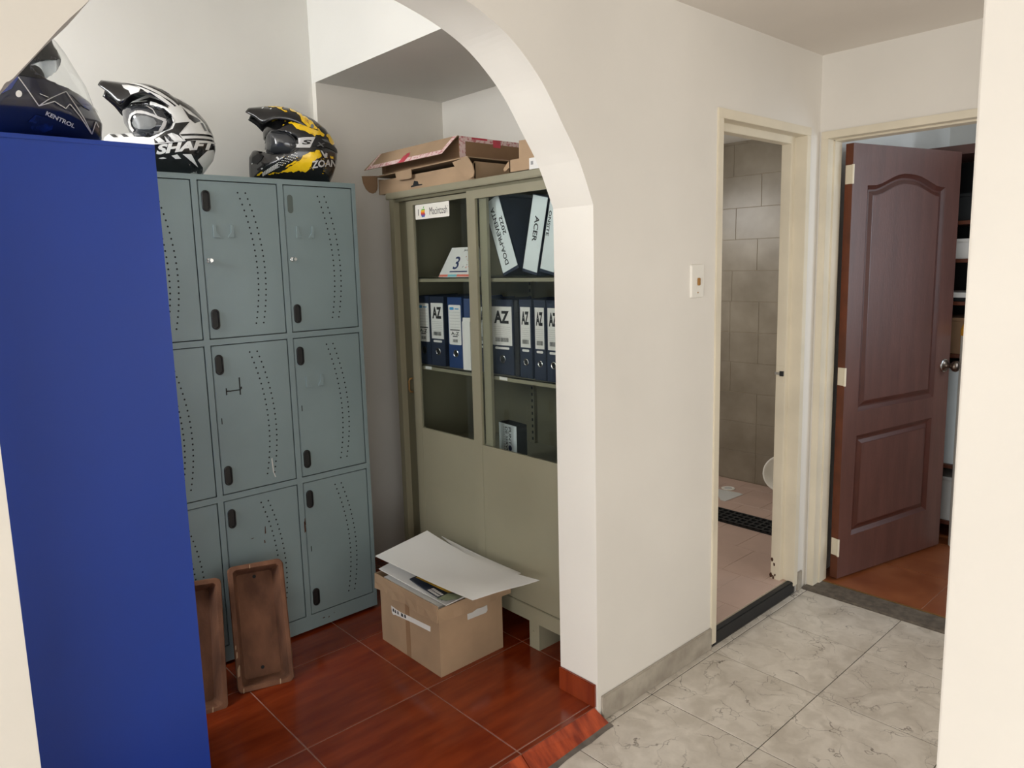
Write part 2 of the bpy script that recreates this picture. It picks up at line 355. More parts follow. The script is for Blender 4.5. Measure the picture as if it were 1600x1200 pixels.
# cement smear along the foot of the riser
mb = MB(); P = []
for i in range(40):
    x = AC-.75+i/39*1.53; y = 1.425-(1.70-x)*.045; P.append((x, y))
mb.grid([[(x, y+.003, .0055) for x, y in P], [(x, y-.012-.007*random.random(), .0008) for x, y in P]])
obj('mortar', mb, 'grout_grey', fr)
# ---- skirting
tr = struct('baseboard_hall', MB().box(AC+.761+.016, BX0-.004, YA-.011, YA, 0, .084), 'skirting_stone', 'grey stone skirting under the light switch', bevel=.002)
mb = MB().box(AC+.761-.010, AC+.761, YA+.006, YB, RZ, RZ+.08)
struct('baseboard_arch', mb, 'red_tile', 'red brown skirting on the arch jamb', bevel=.002)
struct('trim_1', MB().box(3.056, 3.098, YA-.008, YA, 0, .09), 'skirting_stone', 'grey stone skirting stub between the two door frames', bevel=.003)

# ---- bathroom
fb = struct('floor_bath', MB().box(2.30, 4.24, YA+.024, 3.0, -.06, .0535), 'bath_grout', 'bathroom floor of small pink tiles')
rects = []
for k, (a, b) in enumerate(spans(2.39, 4.24, 2.625, .30)):
    rects += [(a, b, c, d) for c, d in spans(YA+.03, 3.0, 1.56+(k % 2)*.10, .2)]
tiles(fb, 'tile', 'bath_tile_floor', rects, .03, .055, gap=.001)
struct('wall_bath_side', MB().box(XC+.115, 4.3, YA+.1, YB, -.02, 2.5), 'wall_paint', 'wall between the bathroom and the store')
struct('wall_bath_end', MB().box(XN2+.06, 4.34, 3.0, 3.1, -.02, 2.5), 'wall_paint', 'bathroom end wall')  # solid wall without a window; the added bathroom lamp stands before it
wf = struct('wall_bath', MB().box(4.2425, 4.36, YB-.02, 3.0, -.02, 2.5), 'bath_grout', 'bathroom wall of grey brown tiles')
cache = {}
for k in range(12):
    z0 = .057+k*.1955; z1 = min(z0+.1955, 2.225)
    if z1 <= z0: continue
    for a, b in spans(YB, 3.0, 2.32+[0, .0, 0, .19, .0, .0, .19, .02, .17, 0, .19, .1][k], .39 if k not in (4, 5) else .20):
        key = (round(b-a, 3), round(z1-z0, 3))
        if b-a < .01: continue
        if key not in cache:
            o = obj('tile', MB().box(-.0025, .005, -key[0]/2+.0012, key[0]/2-.0012, .0012, key[1]-.0012), 'bath_tile_wall', wf, local=True, bevel=.001, seg=1); cache[key] = o.data
        else: o = bpy.data.objects.new('tile', cache[key]); COL.objects.link(o); o.parent = wf
        o.location = (4.2425, (a+b)/2, z0)
struct('ceiling_bath', MB().box(XN2+.06, 4.36, YB, 3.1, 2.223, 2.28), 'wall_white', 'white bathroom ceiling')
struct('trim_2', MB().box(2.376, 3.035, YA-.003, YA+.024, 0, .055), 'black_edge', 'black edged raised sill of the bathroom', bevel=.003)
# bathroom door frame
fm = thing('trim_3', None, None, ((BX0+BX1)/2, YA, 0)); fm['kind'] = 'structure'; fm['label'] = 'cream metal frame around the bathroom opening'
def jamb(x_out, sgn, z0, zt):          # profile from the face to the stop
    P = [(x_out, YA-.007), (x_out+sgn*.034, YA-.007), (x_out+sgn*.034, 1.505), (x_out+sgn*.062, 1.508), (x_out+sgn*.062, 1.55), (x_out, 1.57)]
    return MB().prism(P, lambda x, y: (x, y, z0), lambda x, y: (x, y, zt))
obj('jamb', jamb(BX0, 1, .012, BZ-.034), 'frame_cream', fm, bevel=.0015)
obj('jamb', jamb(BX1, -1, .035, BZ-.034), 'frame_cream', fm, bevel=.0015)
P = [(BZ, YA-.007), (BZ-.034, YA-.007), (BZ-.034, 1.505), (BZ-.062, 1.508), (BZ-.062, 1.55), (BZ, 1.57)]
obj('head', MB().prism(P, lambda z, y: (BX0, y, z), lambda z, y: (BX1, y, z)), 'frame_cream', fm, bevel=.0015)
st = obj('strike_plate', MB().box(BX1-.064, BX1-.0615, 1.516, 1.545, .965, 1.035), 'frame_cream', fm)
obj('latch', MB().box(BX1-.070, BX1-.06, 1.514, 1.530, .99, 1.012).box(BX1-.068, BX1-.06, 1.530, 1.552, .995, 1.006, 1), ['black_edge', 'steel'], fm)
mb = MB()
for (y, z, s) in [(1.545, .145, .006), (1.535, .125, .005), (1.548, .07, .008), (1.538, .062, .006), (1.53, .075, .004)]:
    P = [(y+s*math.cos(a)*random.uniform(.6, 1.3), z+1.6*s*math.sin(a)*random.uniform(.6, 1.3)) for a in [i*.785 for i in range(8)]]
    mb.prism(P, lambda u, w: (BX1-.0626, u, w), lambda u, w: (BX1-.0618, u, w))
obj('rust_spot', mb, 'rust', fm)
# bathroom floor things
t = thing('duckboard_mat', 'black ribbed rubber mat strip on the pink bathroom floor', 'mat', (3.56, 2.1, .055))
obj('mat_base', MB().box(3.475, 3.645, 1.66, 2.62, .055, .062), 'rubber_black', t)
mb = MB()
for i in range(5): mb.box(3.475+i*.0395, 3.487+i*.0395, 1.66, 2.62, .062, .072)
for i in range(25): mb.box(3.475, 3.645, 1.66+i*.0395, 1.672+i*.0395, .062, .071)
obj('rib', mb, 'rubber_black', t)
dr = thing('floor_drain', 'round white floor drain cover by the tiled bathroom wall', 'drain', (4.035, 2.39, .055))
obj('rim', MB().lathe((4.035, 2.39, .055), (0, 0, 1), [(0, .042), (.004, .042), (.006, .036), (.003, .03), (.003, .0)], 28), 'plastic_white', dr, smooth=True)
obj('grate', MB().lathe((4.035, 2.39, .0575), (0, 0, 1), [(0, .024), (.003, .024), (.003, 0)], 20), 'paper_grey', dr)
P = [(3.978, 2.46), (3.80, 2.30), (3.80, 2.27), (3.99, 2.262), (4.0, 2.29)]
tag(obj('floor_patch', MB().prism([(x-3.9, y-2.35) for x, y in P], lambda x, y: (x+3.9, y+2.35, .0552), lambda x, y: (x+3.9, y+2.35, .057)), 'paper_grey', origin=(3.9, 2.35, .055)), 'pale grey patch let into the pink bathroom floor', 'floor patch')
# a white plastic basin tipped against the bathroom wall
t = thing('plastic_basin', 'white plastic basin tipped against the grey tiled wall', 'basin', (4.06, 2.058, .056))
prof = [(h_*.8, r_*.8) for h_, r_ in [(0, .075), (.004, .082), (.05, .11), (.10, .142), (.108, .155), (.104, .156), (.096, .144), (.05, .104), (.008, .076), (.008, 0)]]
bs = obj('bowl', MB().lathe((0, 0, 0), (0, 0, 1), [(0, 0)]+prof, 28), 'plastic_white', t, local=True, smooth=True)
bs.rotation_euler = (math.radians(18), math.radians(-50), 0); bs.location = (.06, 0, .112)

# ---- brown door and its frame
fm = thing('trim_4', None, None, (XC, 1.0, 0)); fm['kind'] = 'structure'; fm['label'] = 'cream frame around the brown door'
def jamb2(y_out, s):
    P = [(XC-.007, y_out), (XC-.007, y_out-s*.03), (XC+.045, y_out-s*.03), (XC+.045, y_out-s*.037), (XC+.113, y_out-s*.037), (XC+.113, y_out)]
    return MB().prism(P, lambda x, y: (x, y, .004), lambda x, y: (x, y, DZ-.03))
obj('jamb', jamb2(DY1, 1), 'frame_cream', fm, bevel=.0015); obj('jamb', jamb2(DY0, -1), 'frame_cream', fm, bevel=.0015)
P = [(XC-.007, DZ), (XC-.007, DZ-.03), (XC+.045, DZ-.03), (XC+.045, DZ-.037), (XC+.113, DZ-.037), (XC+.113, DZ)]
obj('head', MB().prism(P, lambda x, z: (x, DY0, z), lambda x, z: (x, DY1, z)), 'frame_cream', fm, bevel=.0015)
struct('trim_5', MB().box(3.10, 3.222, DY0, DY1, -.03, .010), 'threshold_stone', 'worn dark stone threshold of the brown door', bevel=.002)
struct('trim_6', MB().box(3.222, 3.2285, DY0, DY1, -.02, .0125), 'brass', 'thin brass strip at the threshold')
dh = (3.258, 1.366); DA = math.atan2(-.23179, .97277)
door = thing('door_1', None, None, (dh[0], dh[1], .024), DA); door['kind'] = 'structure'; door['label'] = 'brown moulded panel door standing half open'
DW, DH, DT = .79, 1.952, .037         # local: x along the leaf, -y towards the hall, z up
up_out = [(.10, .775), (.672, .779)]+[(.676, 1.784), (.64, 1.785), (.607, 1.789), (.568, 1.801), (.53, 1.814), (.485, 1.827), (.44, 1.834), (.39, 1.8365), (.356, 1.836), (.315, 1.829), (.275, 1.817), (.235, 1.802), (.196, 1.788), (.165, 1.781), (.143, 1.78), (.102, 1.778)]
lo_out = [(.088, .192), (.664, .205), (.668, .677), (.098, .664)]
def inset(P, d):
    n = len(P); out = []
    for i in range(n):
        a = Vector(P[i-1]); b = Vector(P[i]); c = Vector(P[(i+1) % n]); e1 = (b-a).normalized(); e2 = (c-b).normalized()
        n1 = Vector((-e1.y, e1.x)); n2 = Vector((-e2.y, e2.x)); k = (n1+n2); k = k/max(.35, k.length_squared)*2
        out.append(tuple(b+k*d))
    return out
def leaf():
    bm = bmesh.new(); R = [(0, 0), (DW, 0), (DW, DH), (0, DH)]; ed = []
    for poly in (R, up_out, lo_out):
        vs = [bm.verts.new((x, 0, z)) for x, z in poly]; ed += [bm.edges.new((vs[i], vs[(i+1) % len(vs)])) for i in range(len(vs))]
    bmesh.ops.triangle_fill(bm, edges=ed, use_beauty=True)
    mb = MB(); bm.verts.index_update()
    mb.add([v.co.copy() for v in bm.verts], [tuple(v.index for v in f.verts) for f in bm.faces]); bm.free()
    mb.add([(0, 0, 0), (DW, 0, 0), (DW, DT, 0), (0, DT, 0), (0, 0, DH), (DW, 0, DH), (DW, DT, DH), (0, DT, DH)], [(0, 3, 2, 1), (4, 5, 6, 7), (1, 2, 6, 5), (2, 3, 7, 6)])
    mb.add([(0, 0, 0), (0, DT, 0), (0, DT, DH), (0, 0, DH)], [(0, 1, 2, 3)], 1)
    return mb
obj('leaf', leaf(), ['door_brown', 'door_edge'], door, local=True, recalc=False)
for poly in (up_out, lo_out):
    rings = [[(x, y, z) for x, z in inset(poly, d)] for d, y in ((0, 0), (.006, .004), (.018, .011), (.026, .011), (.042, .003), (.046, .0025))]
    mo = obj('moulding', MB().loops(rings, 0, False, False), 'door_moulding', door, local=True)
    pn = inset(poly, .046); mbp = MB().add([(x, .0025, z) for x, z in pn], [tuple(range(len(pn)))])
    obj('panel', mbp, 'door_brown', door, local=True)
kn = obj('knob', MB().lathe((.748, 0, .93), (0, -1, 0), [(0, .031), (.004, .031), (.009, .024), (.012, .012), (.03, .011), (.038, .017), (.048, .026), (.058, .0275), (.067, .022), (.071, .010), (.071, 0)], 24), 'pewter', door, local=True, smooth=True)
obj('rosette', MB().lathe((.748, 0, .93), (0, -1, 0), [(0, .034), (.003, .034), (.006, .030), (.006, .012)], 24), 'steel', kn, local=True, smooth=True)
for z in (1.822, .944, .15):
    h = obj('hinge', MB().box(-.0025, 0, -.001, .034, z-.04, z+.04).cyl((-.004, -.004, z-.041), (-.004, -.004, z+.041), .0055), 'frame_cream', door, local=True, bevel=.0008, seg=1)
# ---- store room behind the brown door
fs = struct('floor_store', MB().box(3.2285, 5.2, -.7, YA+.1, -.05, .0095), 'grout_red', 'store room floor of brown tiles')
tiles(fs, 'tile', 'store_tile', [(a, b, c, d) for a, b in spans(3.229, 5.2, 3.62, .45) for c, d in spans(-.7, YA+.1, 1.0, .45)], -.01, .011, gap=.0012)
struct('wall_store_back', MB().box(4.75, 4.85, -.7, YA+.15, -.02, 2.6), 'wall_white', 'white wall of the store room')
struct('wall_store_side', MB().box(XC+.115, 4.75, YA-.0, YA+.1, -.02, 2.6), 'wall_white', 'white side wall of the store room')
struct('ceiling_store', MB().box(XC+.115, 4.85, -.75, YA+.15, 2.6, 2.66), 'wall_white', 'white ceiling of the store room')
wh = MB(); wh.box(XC+.115, 4.85, -.8, -.7, -.02, .9); wh.box(XC+.115, 4.85, -.8, -.7, 2.3, 2.6); wh.box(XC+.115, 3.6, -.8, -.7, .9, 2.3); wh.box(4.8, 4.85, -.8, -.7, .9, 2.3)
struct('wall_store_window', wh, 'wall_white', 'store room wall with a window')

# ------------------------------------------------------------------ light switch
t = thing('light_switch', 'white wall switch with a brown toggle beside the bathroom', 'light switch', (2.229, YA, 1.427))
obj('plate', MB().prism(rrect(.078, .118, .006), lambda x, z: (2.229+x, YA, 1.427+z), lambda x, z: (2.229+x*.94, YA-.009, 1.427+z*.96)), 'plastic_white', t, bevel=.001)
obj('toggle', MB().box(2.224, 2.234, YA-.018, YA-.008, 1.412, 1.438), 'brass', t, bevel=.002)
obj('screw', MB().lathe((2.229, YA-.009, 1.387), (0, -1, 0), [(0, .003), (.0012, .0028), (.0012, 0)], 10), 'brass', t)

# ------------------------------------------------------------------ grey lockers
LY = 2.599; LX0, LX1, LZ0, LZ1 = .612, 1.559, .061, 1.839
lk = thing('locker_cabinet', 'grey green steel locker cabinet with nine doors under two motocross helmets', 'locker', ((LX0+LX1)/2, LY+.24, RZ))
mb = MB(); DX = [.626, .938, 1.251]; DWD, DZS = .2915, [(.121, .673), (.695, 1.246), (1.267, 1.8205)]
LB = YW-.006
fx = [LX0, DX[0], DX[0]+DWD, DX[1], DX[1]+DWD, DX[2], DX[2]+DWD, LX1]
for i in range(0, 8, 2): mb.box(fx[i], fx[i+1], LY, LY+.02, LZ0, LZ1)
fz = [LZ0, .121, .673, .695, 1.246, 1.267, 1.8205, LZ1]
for i in range(0, 8, 2): mb.box(LX0, LX1, LY+.0002, LY+.02, fz[i], fz[i+1])
mb.box(LX0, LX0+.012, LY+.02, LB, LZ0, LZ1); mb.box(LX1-.012, LX1, LY+.02, LB, LZ0, LZ1)
mb.box(LX0, LX1, LY+.02, LB, LZ1-.012, LZ1); mb.box(LX0, LX1, LY+.02, LB, LZ0, LZ0+.012); mb.box(LX0, LX1, LB-.012, LB, LZ0, LZ1)
obj('body', mb, 'locker_grey', lk)
obj('reveal', MB().box(LX0+.013, LX1-.013, LY+.022, LY+.03, LZ0+.013, LZ1-.013), 'gap_black', lk)
for x in (LX0+.05, LX1-.05):
    for y in (LY+.06, LB-.06): obj('foot', MB().cyl((x, y, RZ), (x, y, LZ0), .02), 'rubber_black', lk)
def stadium(w, h, n=8): return [(w/2*math.cos(math.pi*i/n), h/2-w/2+w/2*math.sin(math.pi*i/n)) for i in range(n+1)]+[(-w/2*math.cos(math.pi*i/n), -(h/2-w/2)-w/2*math.sin(math.pi*i/n)) for i in range(n+1)]
def pull(x, z, parent, missing=False):
    if missing:
        o = obj('handle_recess', MB().prism(stadium(.022, .068), lambda a, b: (x+a, LY+.0035, z+b), lambda a, b: (x+a, LY-.0004, z+b)), 'locker_dark', parent)
        return o
    mb = MB(); so, si = stadium(.029, .073), stadium(.019, .062)
    mb.loops([[(x+a, LY+.006, z+b) for a, b in so], [(x+a, LY-.004, z+b) for a, b in so], [(x+a*.93, LY-.0055, z+b*.97) for a, b in so], [(x+a*1.05, LY-.0055, z+b*1.02) for a, b in si], [(x+a, LY-.003, z+b) for a, b in si], [(x+a*.93, LY-.0008, z+b*.97) for a, b in si]])
    return obj('handle', mb, 'handle_black', parent)
holes = [(.194-.61*(zz-1.487)**2 if zz > 1.487 else .194-.66*(zz-1.487)**2, zz) for zz in [1.782-.02035*i for i in range(24)]]
for ci, dx in enumerate(DX):
    for ri, (z0, z1) in enumerate(DZS):
        g = .0032
        d = obj('door', MB().box(dx+g, dx+DWD-g, LY+.0005, LY+.016, z0+g, z1-g), 'locker_grey', lk, bevel=.002)
        dzo = z0-1.267
        mbh = MB()
        for hx, hz in holes:
            for k in (0, .0285):
                c = (dx+hx+k, LY+.0002, hz+dzo)
                mbh.add([(c[0]+.0034*math.cos(a), c[1], c[2]+.0034*math.sin(a)) for a in [i*.785398 for i in range(8)]], [tuple(range(8))])
        o = obj('vent_holes', mbh, 'gap_black', d, recalc=False); o['kind'] = 'stuff'
        pull(dx+.026, z1-.071, d, missing=(ci == 2 and ri == 2)); pull(dx+.026, z0+.071, d)
        if ri == 2 or (ri == 1 and ci == 2):
            for sx, ps in ((0, [(0, .045), (.010, .045), (.0105, .02), (.022, .004), (.022, 0), (0, 0)]), (.073, [(0, .045), (-.010, .045), (-.0105, .02), (-.022, .004), (-.022, 0), (0, 0)])):
                obj('embossed_mark', MB().prism([(dx+.043+sx+a, z1-.197+b) for a, b in ps], lambda x, z: (x, LY+.001, z), lambda x, z: (x, LY-.004, z)), 'locker_grey', d, bevel=.0006, seg=1)
        mb = MB().lathe((dx+.019, LY+.001, z1-.276), (0, -1, 0), [(0, .0085), (.004, .0085), (.005, .0065), (.005, 0)], 14)
        if ri == 2:
            lo = obj('lock', mb, 'steel', d, smooth=False)
            if ci > 0: pass
            mbk = MB().box(dx+.0178, dx+.0202, LY-.022, LY-.003, z1-.284, z1-.268).cyl((dx+.019, LY-.018, z1-.276), (dx+.019, LY-.030, z1-.276), .006, n=12)
            obj('key', mbk, 'steel', d)
        else: obj('lock', MB().box(dx+.0175, dx+.0205, LY-.0004, LY+.002, z1-.287, z1-.265), 'marker_black', d)
        if ci == 1 and ri == 1:
            mb = MB(); f0 = lambda x, z: (x, LY+.0002, z); f1 = lambda x, z: (x, LY-.0004, z)
            for (xa, xb, za, zb) in [(.042, .098, -.172, -.168), (.042, .046, -.183, -.158), (.092, .0965, -.189, -.125), (.097, .102, -.168, -.160)]:
                P = []
                n = 7
                for i in range(n+1): P.append((dx+xa+(xb-xa)*i/n+random.uniform(-.0006, .0006), z1+za+random.uniform(-.0008, .0008)))
                for i in range(n, -1, -1): P.append((dx+xa+(xb-xa)*i/n, z1+zb+random.uniform(-.0008, .0008)))
                mb.prism(P, f0, f1)
            obj('tape_mark', mb, 'marker_black', d)
            mb = MB().prism([(dx+.193, .795), (dx+.197, .80), (dx+.201, .74), (dx+.207, .722), (dx+.203, .722), (dx+.196, .745)], f0, f1)
            obj('paint_scrape', mb, 'paper_grey', d)
# scuffs on the lower doors
mb = MB()
for (x, z, w, h) in [(1.03, .505, .010, .002), (1.085, .51, .003, .03), (1.08, .475, .004, .012), (1.247, .50, .006, .03), (1.246, .47, .005, .05), (1.30, .09, .012, .004), (1.325, .085, .006, .006), (1.35, .095, .004, .003)]:
    mb.prism([(x+random.uniform(-.3, .3)*w+w*a, z+h*b) for a, b in ((0, 0), (1, .1), (.8, 1), (.1, .9))], lambda a, b: (a, LY+.0003, b), lambda a, b: (a, LY-.0005, b))
obj('scuff', mb, 'rust', lk)['kind'] = 'stuff'

# ------------------------------------------------------------------ blue cabinet
BY0, BY1, BXa, BXb, BZt = 1.867, 2.27, -.02, .5825, 1.805
bc = thing('steel_cabinet', 'tall blue painted steel cabinet with a plain flat side by the arch', 'cabinet', ((BXa+BXb)/2, (BY0+BY1)/2, RZ))
mb = MB(); n = 18
P = [[(BXa+(BXb-BXa)*i/8, BY0+.0015*math.sin(i/8*math.pi)*math.sin(j/n*math.pi*2.2), RZ+.06+(BZt-RZ-.06)*j/n) for i in range(9)] for j in range(n+1)]
mb.grid(P)
obj('side_panel', mb, 'blue_paint', bc, smooth=True)
obj('body', MB().box(BXa, BXb, BY0+.003, BY1, RZ+.06, BZt-.001), 'blue_paint', bc, bevel=.002)
obj('plinth', MB().box(BXa+.01, BXb-.01, BY0+.01, BY1-.01, RZ, RZ+.06), 'black_edge', bc)
obj('top', MB().box(BXa-.001, BXb+.001, BY0-.001, BY1+.001, BZt-.012, BZt), 'blue_paint', bc, bevel=.002)

# ------------------------------------------------------------------ olive cabinet with sliding glass doors
KX, KXb, KY0, KY1, KZ0, KZ1 = 1.80, 2.27, 1.652, 2.738, .153, 1.822
kc = thing('sliding_door_cabinet', 'olive steel filing cabinet with half glazed sliding doors in the alcove', 'cabinet', ((KX+KXb)/2, (KY0+KY1)/2, RZ))
obj('top', MB().box(KX-.010, KXb, KY0, KY1, 1.795, KZ1), 'olive', kc, bevel=.003)
obj('side', MB().box(KX, KXb, KY1-.034, KY1-.014, KZ0, 1.795).box(KX, KX+.03, KY1-.045, KY1-.034, KZ0, 1.795), 'olive', kc)
obj('side', MB().box(KX, KXb, KY0, KY0+.02, KZ0, 1.795), 'olive', kc)
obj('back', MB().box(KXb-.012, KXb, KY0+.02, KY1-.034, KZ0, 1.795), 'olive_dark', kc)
obj('bottom', MB().box(KX+.04, KXb-.012, KY0+.02, KY1-.034, .2, .215), 'olive', kc)
obj('base_rail', MB().box(KX, KX+.03, KY0, KY1-.014, KZ0, .214), 'olive', kc, bevel=.002)
obj('base_rail', MB().box(KX+.03, KXb-.02, KY1-.05, KY1-.014, KZ0, .2), 'olive', kc)
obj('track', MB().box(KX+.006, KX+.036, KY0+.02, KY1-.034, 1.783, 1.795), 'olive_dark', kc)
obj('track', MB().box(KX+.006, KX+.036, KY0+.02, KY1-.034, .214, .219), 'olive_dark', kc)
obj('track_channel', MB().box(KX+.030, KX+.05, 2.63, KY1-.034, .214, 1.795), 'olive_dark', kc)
for y in (1.848, 2.62):
    obj('foot', MB().box(KX+.001, KX+.004, y, y+.052, RZ, KZ0+.012).box(KX+.004, KXb-.03, y, y+.004, RZ, KZ0).cyl((KX+.002, y+.03, .118), (KX-.003, y+.03, .118), .005, n=10), 'olive', kc)
SH1, SH2, SH3 = 1.457, 1.078, .70
for z in (SH1, SH2, SH3):
    s = obj('shelf', MB().box(KX+.045, KXb-.012, KY0+.022, KY1-.036, z-.004, z).box(KX+.045, KX+.048, KY0+.022, KY1-.036, z-.018, z), 'olive', kc)
    if z == SH2:
        for y in (2.545, 2.06): obj('shelf_tag', MB().box(KX+.0438, KX+.045, y-.022, y+.022, z-.015, z-.003), 'paper', s)
# perforated upright at the back
mb = MB().box(KXb-.03, KXb-.012, 2.30, 2.325, .22, 1.78)
for i in range(52): mb.box(KXb-.0305, KXb-.0298, 2.308, 2.317, .25+i*.029, .263+i*.029, 1)
obj('upright', mb, ['olive_dark', 'gap_black'], kc)
def slide(name, x0, ya, yb, stl, str_, zt, zgt, zgb):   # ya > yb: stile at ya is the one by the lockers
    x1 = x0+.013
    d = obj(name, MB().box(x0, x1, ya-stl, ya, .218, zt).box(x0, x1, yb, yb+str_, .218, zt).box(x0, x1, yb+str_, ya-stl, zgt, zt).box(x0+.001, x1-.001, yb+str_, ya-stl, .218, zgb), 'olive', kc)
    obj('glass', MB().box(x0+.006, x0+.009, yb+str_-.002, ya-stl+.002, zgb-.004, zgt+.004), 'pane_glass', d)
    return d
d1 = slide('sliding_door', KX+.021, 2.628, 2.105, .048, .042, 1.781, 1.762, .803)
d2 = slide('sliding_door', KX+.001, 2.197, KY0+.021, .050, .03, 1.783, 1.752, .800)
hx = KX+.017
obj('pull', MB().tube([(hx+.006, 2.640, 1.016), (hx-.006, 2.643, 1.014), (hx-.010, 2.645, 1.004), (hx-.010, 2.645, .968), (hx-.006, 2.643, .957), (hx+.006, 2.640, .955)], .004), 'brass', d1, smooth=True)
# sticker inside the pane
def side_fn(x, yc, zc): return lambda a, b: (x, yc-a, zc+b)      # text on a face looking towards -X: reads along -Y
mb = MB(); yc, zc = 2.452, 1.7305
sx = KX+.0255
mb.prism(rrect(.232, .06, .005), lambda a, b: (sx+.0006, yc-a, zc+b), lambda a, b: (sx, yc-a, zc+b), 0)
fnp = side_fn(sx-.0004, yc, zc)
mb.tmesh(text2d('I', h=.026), lambda a, b: fnp(a-.094, b-.001), 1)
mb.tmesh(text2d('Macintosh', w=.118, h=.03), lambda a, b: fnp(a+.044, b-.001), 1)
mb.tmesh(text2d('TM', w=.006, h=.003), lambda a, b: fnp(a+.107, b+.011), 1)
ap = [(0, .0145), (.006, .0165), (.012, .0155), (.0155, .011), (.0125, .006), (.012, .0005), (.0145, -.005), (.017, -.007), (.014, -.014), (.009, -.0195), (.005, -.0195), (0, -.018), (-.005, -.0195), (-.009, -.0195), (-.014, -.014), (-.017, -.006), (-.0175, .003), (-.015, .011), (-.010, .0155), (-.005, .0165)]
def clip(P, lo, hi):
    def half(P, k, s):
        out = []
        for i in range(len(P)):
            a, b = P[i-1], P[i]; da, db = s*(a[1]-k), s*(b[1]-k)
            if (da >= 0) != (db >= 0): t = da/(da-db); out.append((a[0]+(b[0]-a[0])*t, k))
            if db >= 0: out.append(b)
        return out
    return half(half(P, lo, 1), hi, -1)
for i, c in enumerate((7, 6, 5, 4, 3, 2)):
    P = clip(ap, -.0195+i*.006, -.0195+(i+1)*.006)
    if len(P) > 2: mb.add([fnp(a*.9-.060, b*.95-.004) for a, b in P], [tuple(range(len(P)))], c)
mb.add([fnp(-.060+a, b) for a, b in [(0, .0135), (.002, .019), (.007, .0225), (.0075, .018), (.004, .014)]], [(0, 1, 2, 3, 4)], 2)
obj('sticker', mb, ['plastic_white', 'print_black', 'rb_green', 'rb_yellow', 'rb_orange', 'rb_red', 'rb_purple', 'rb_blue'], d1, recalc=False)

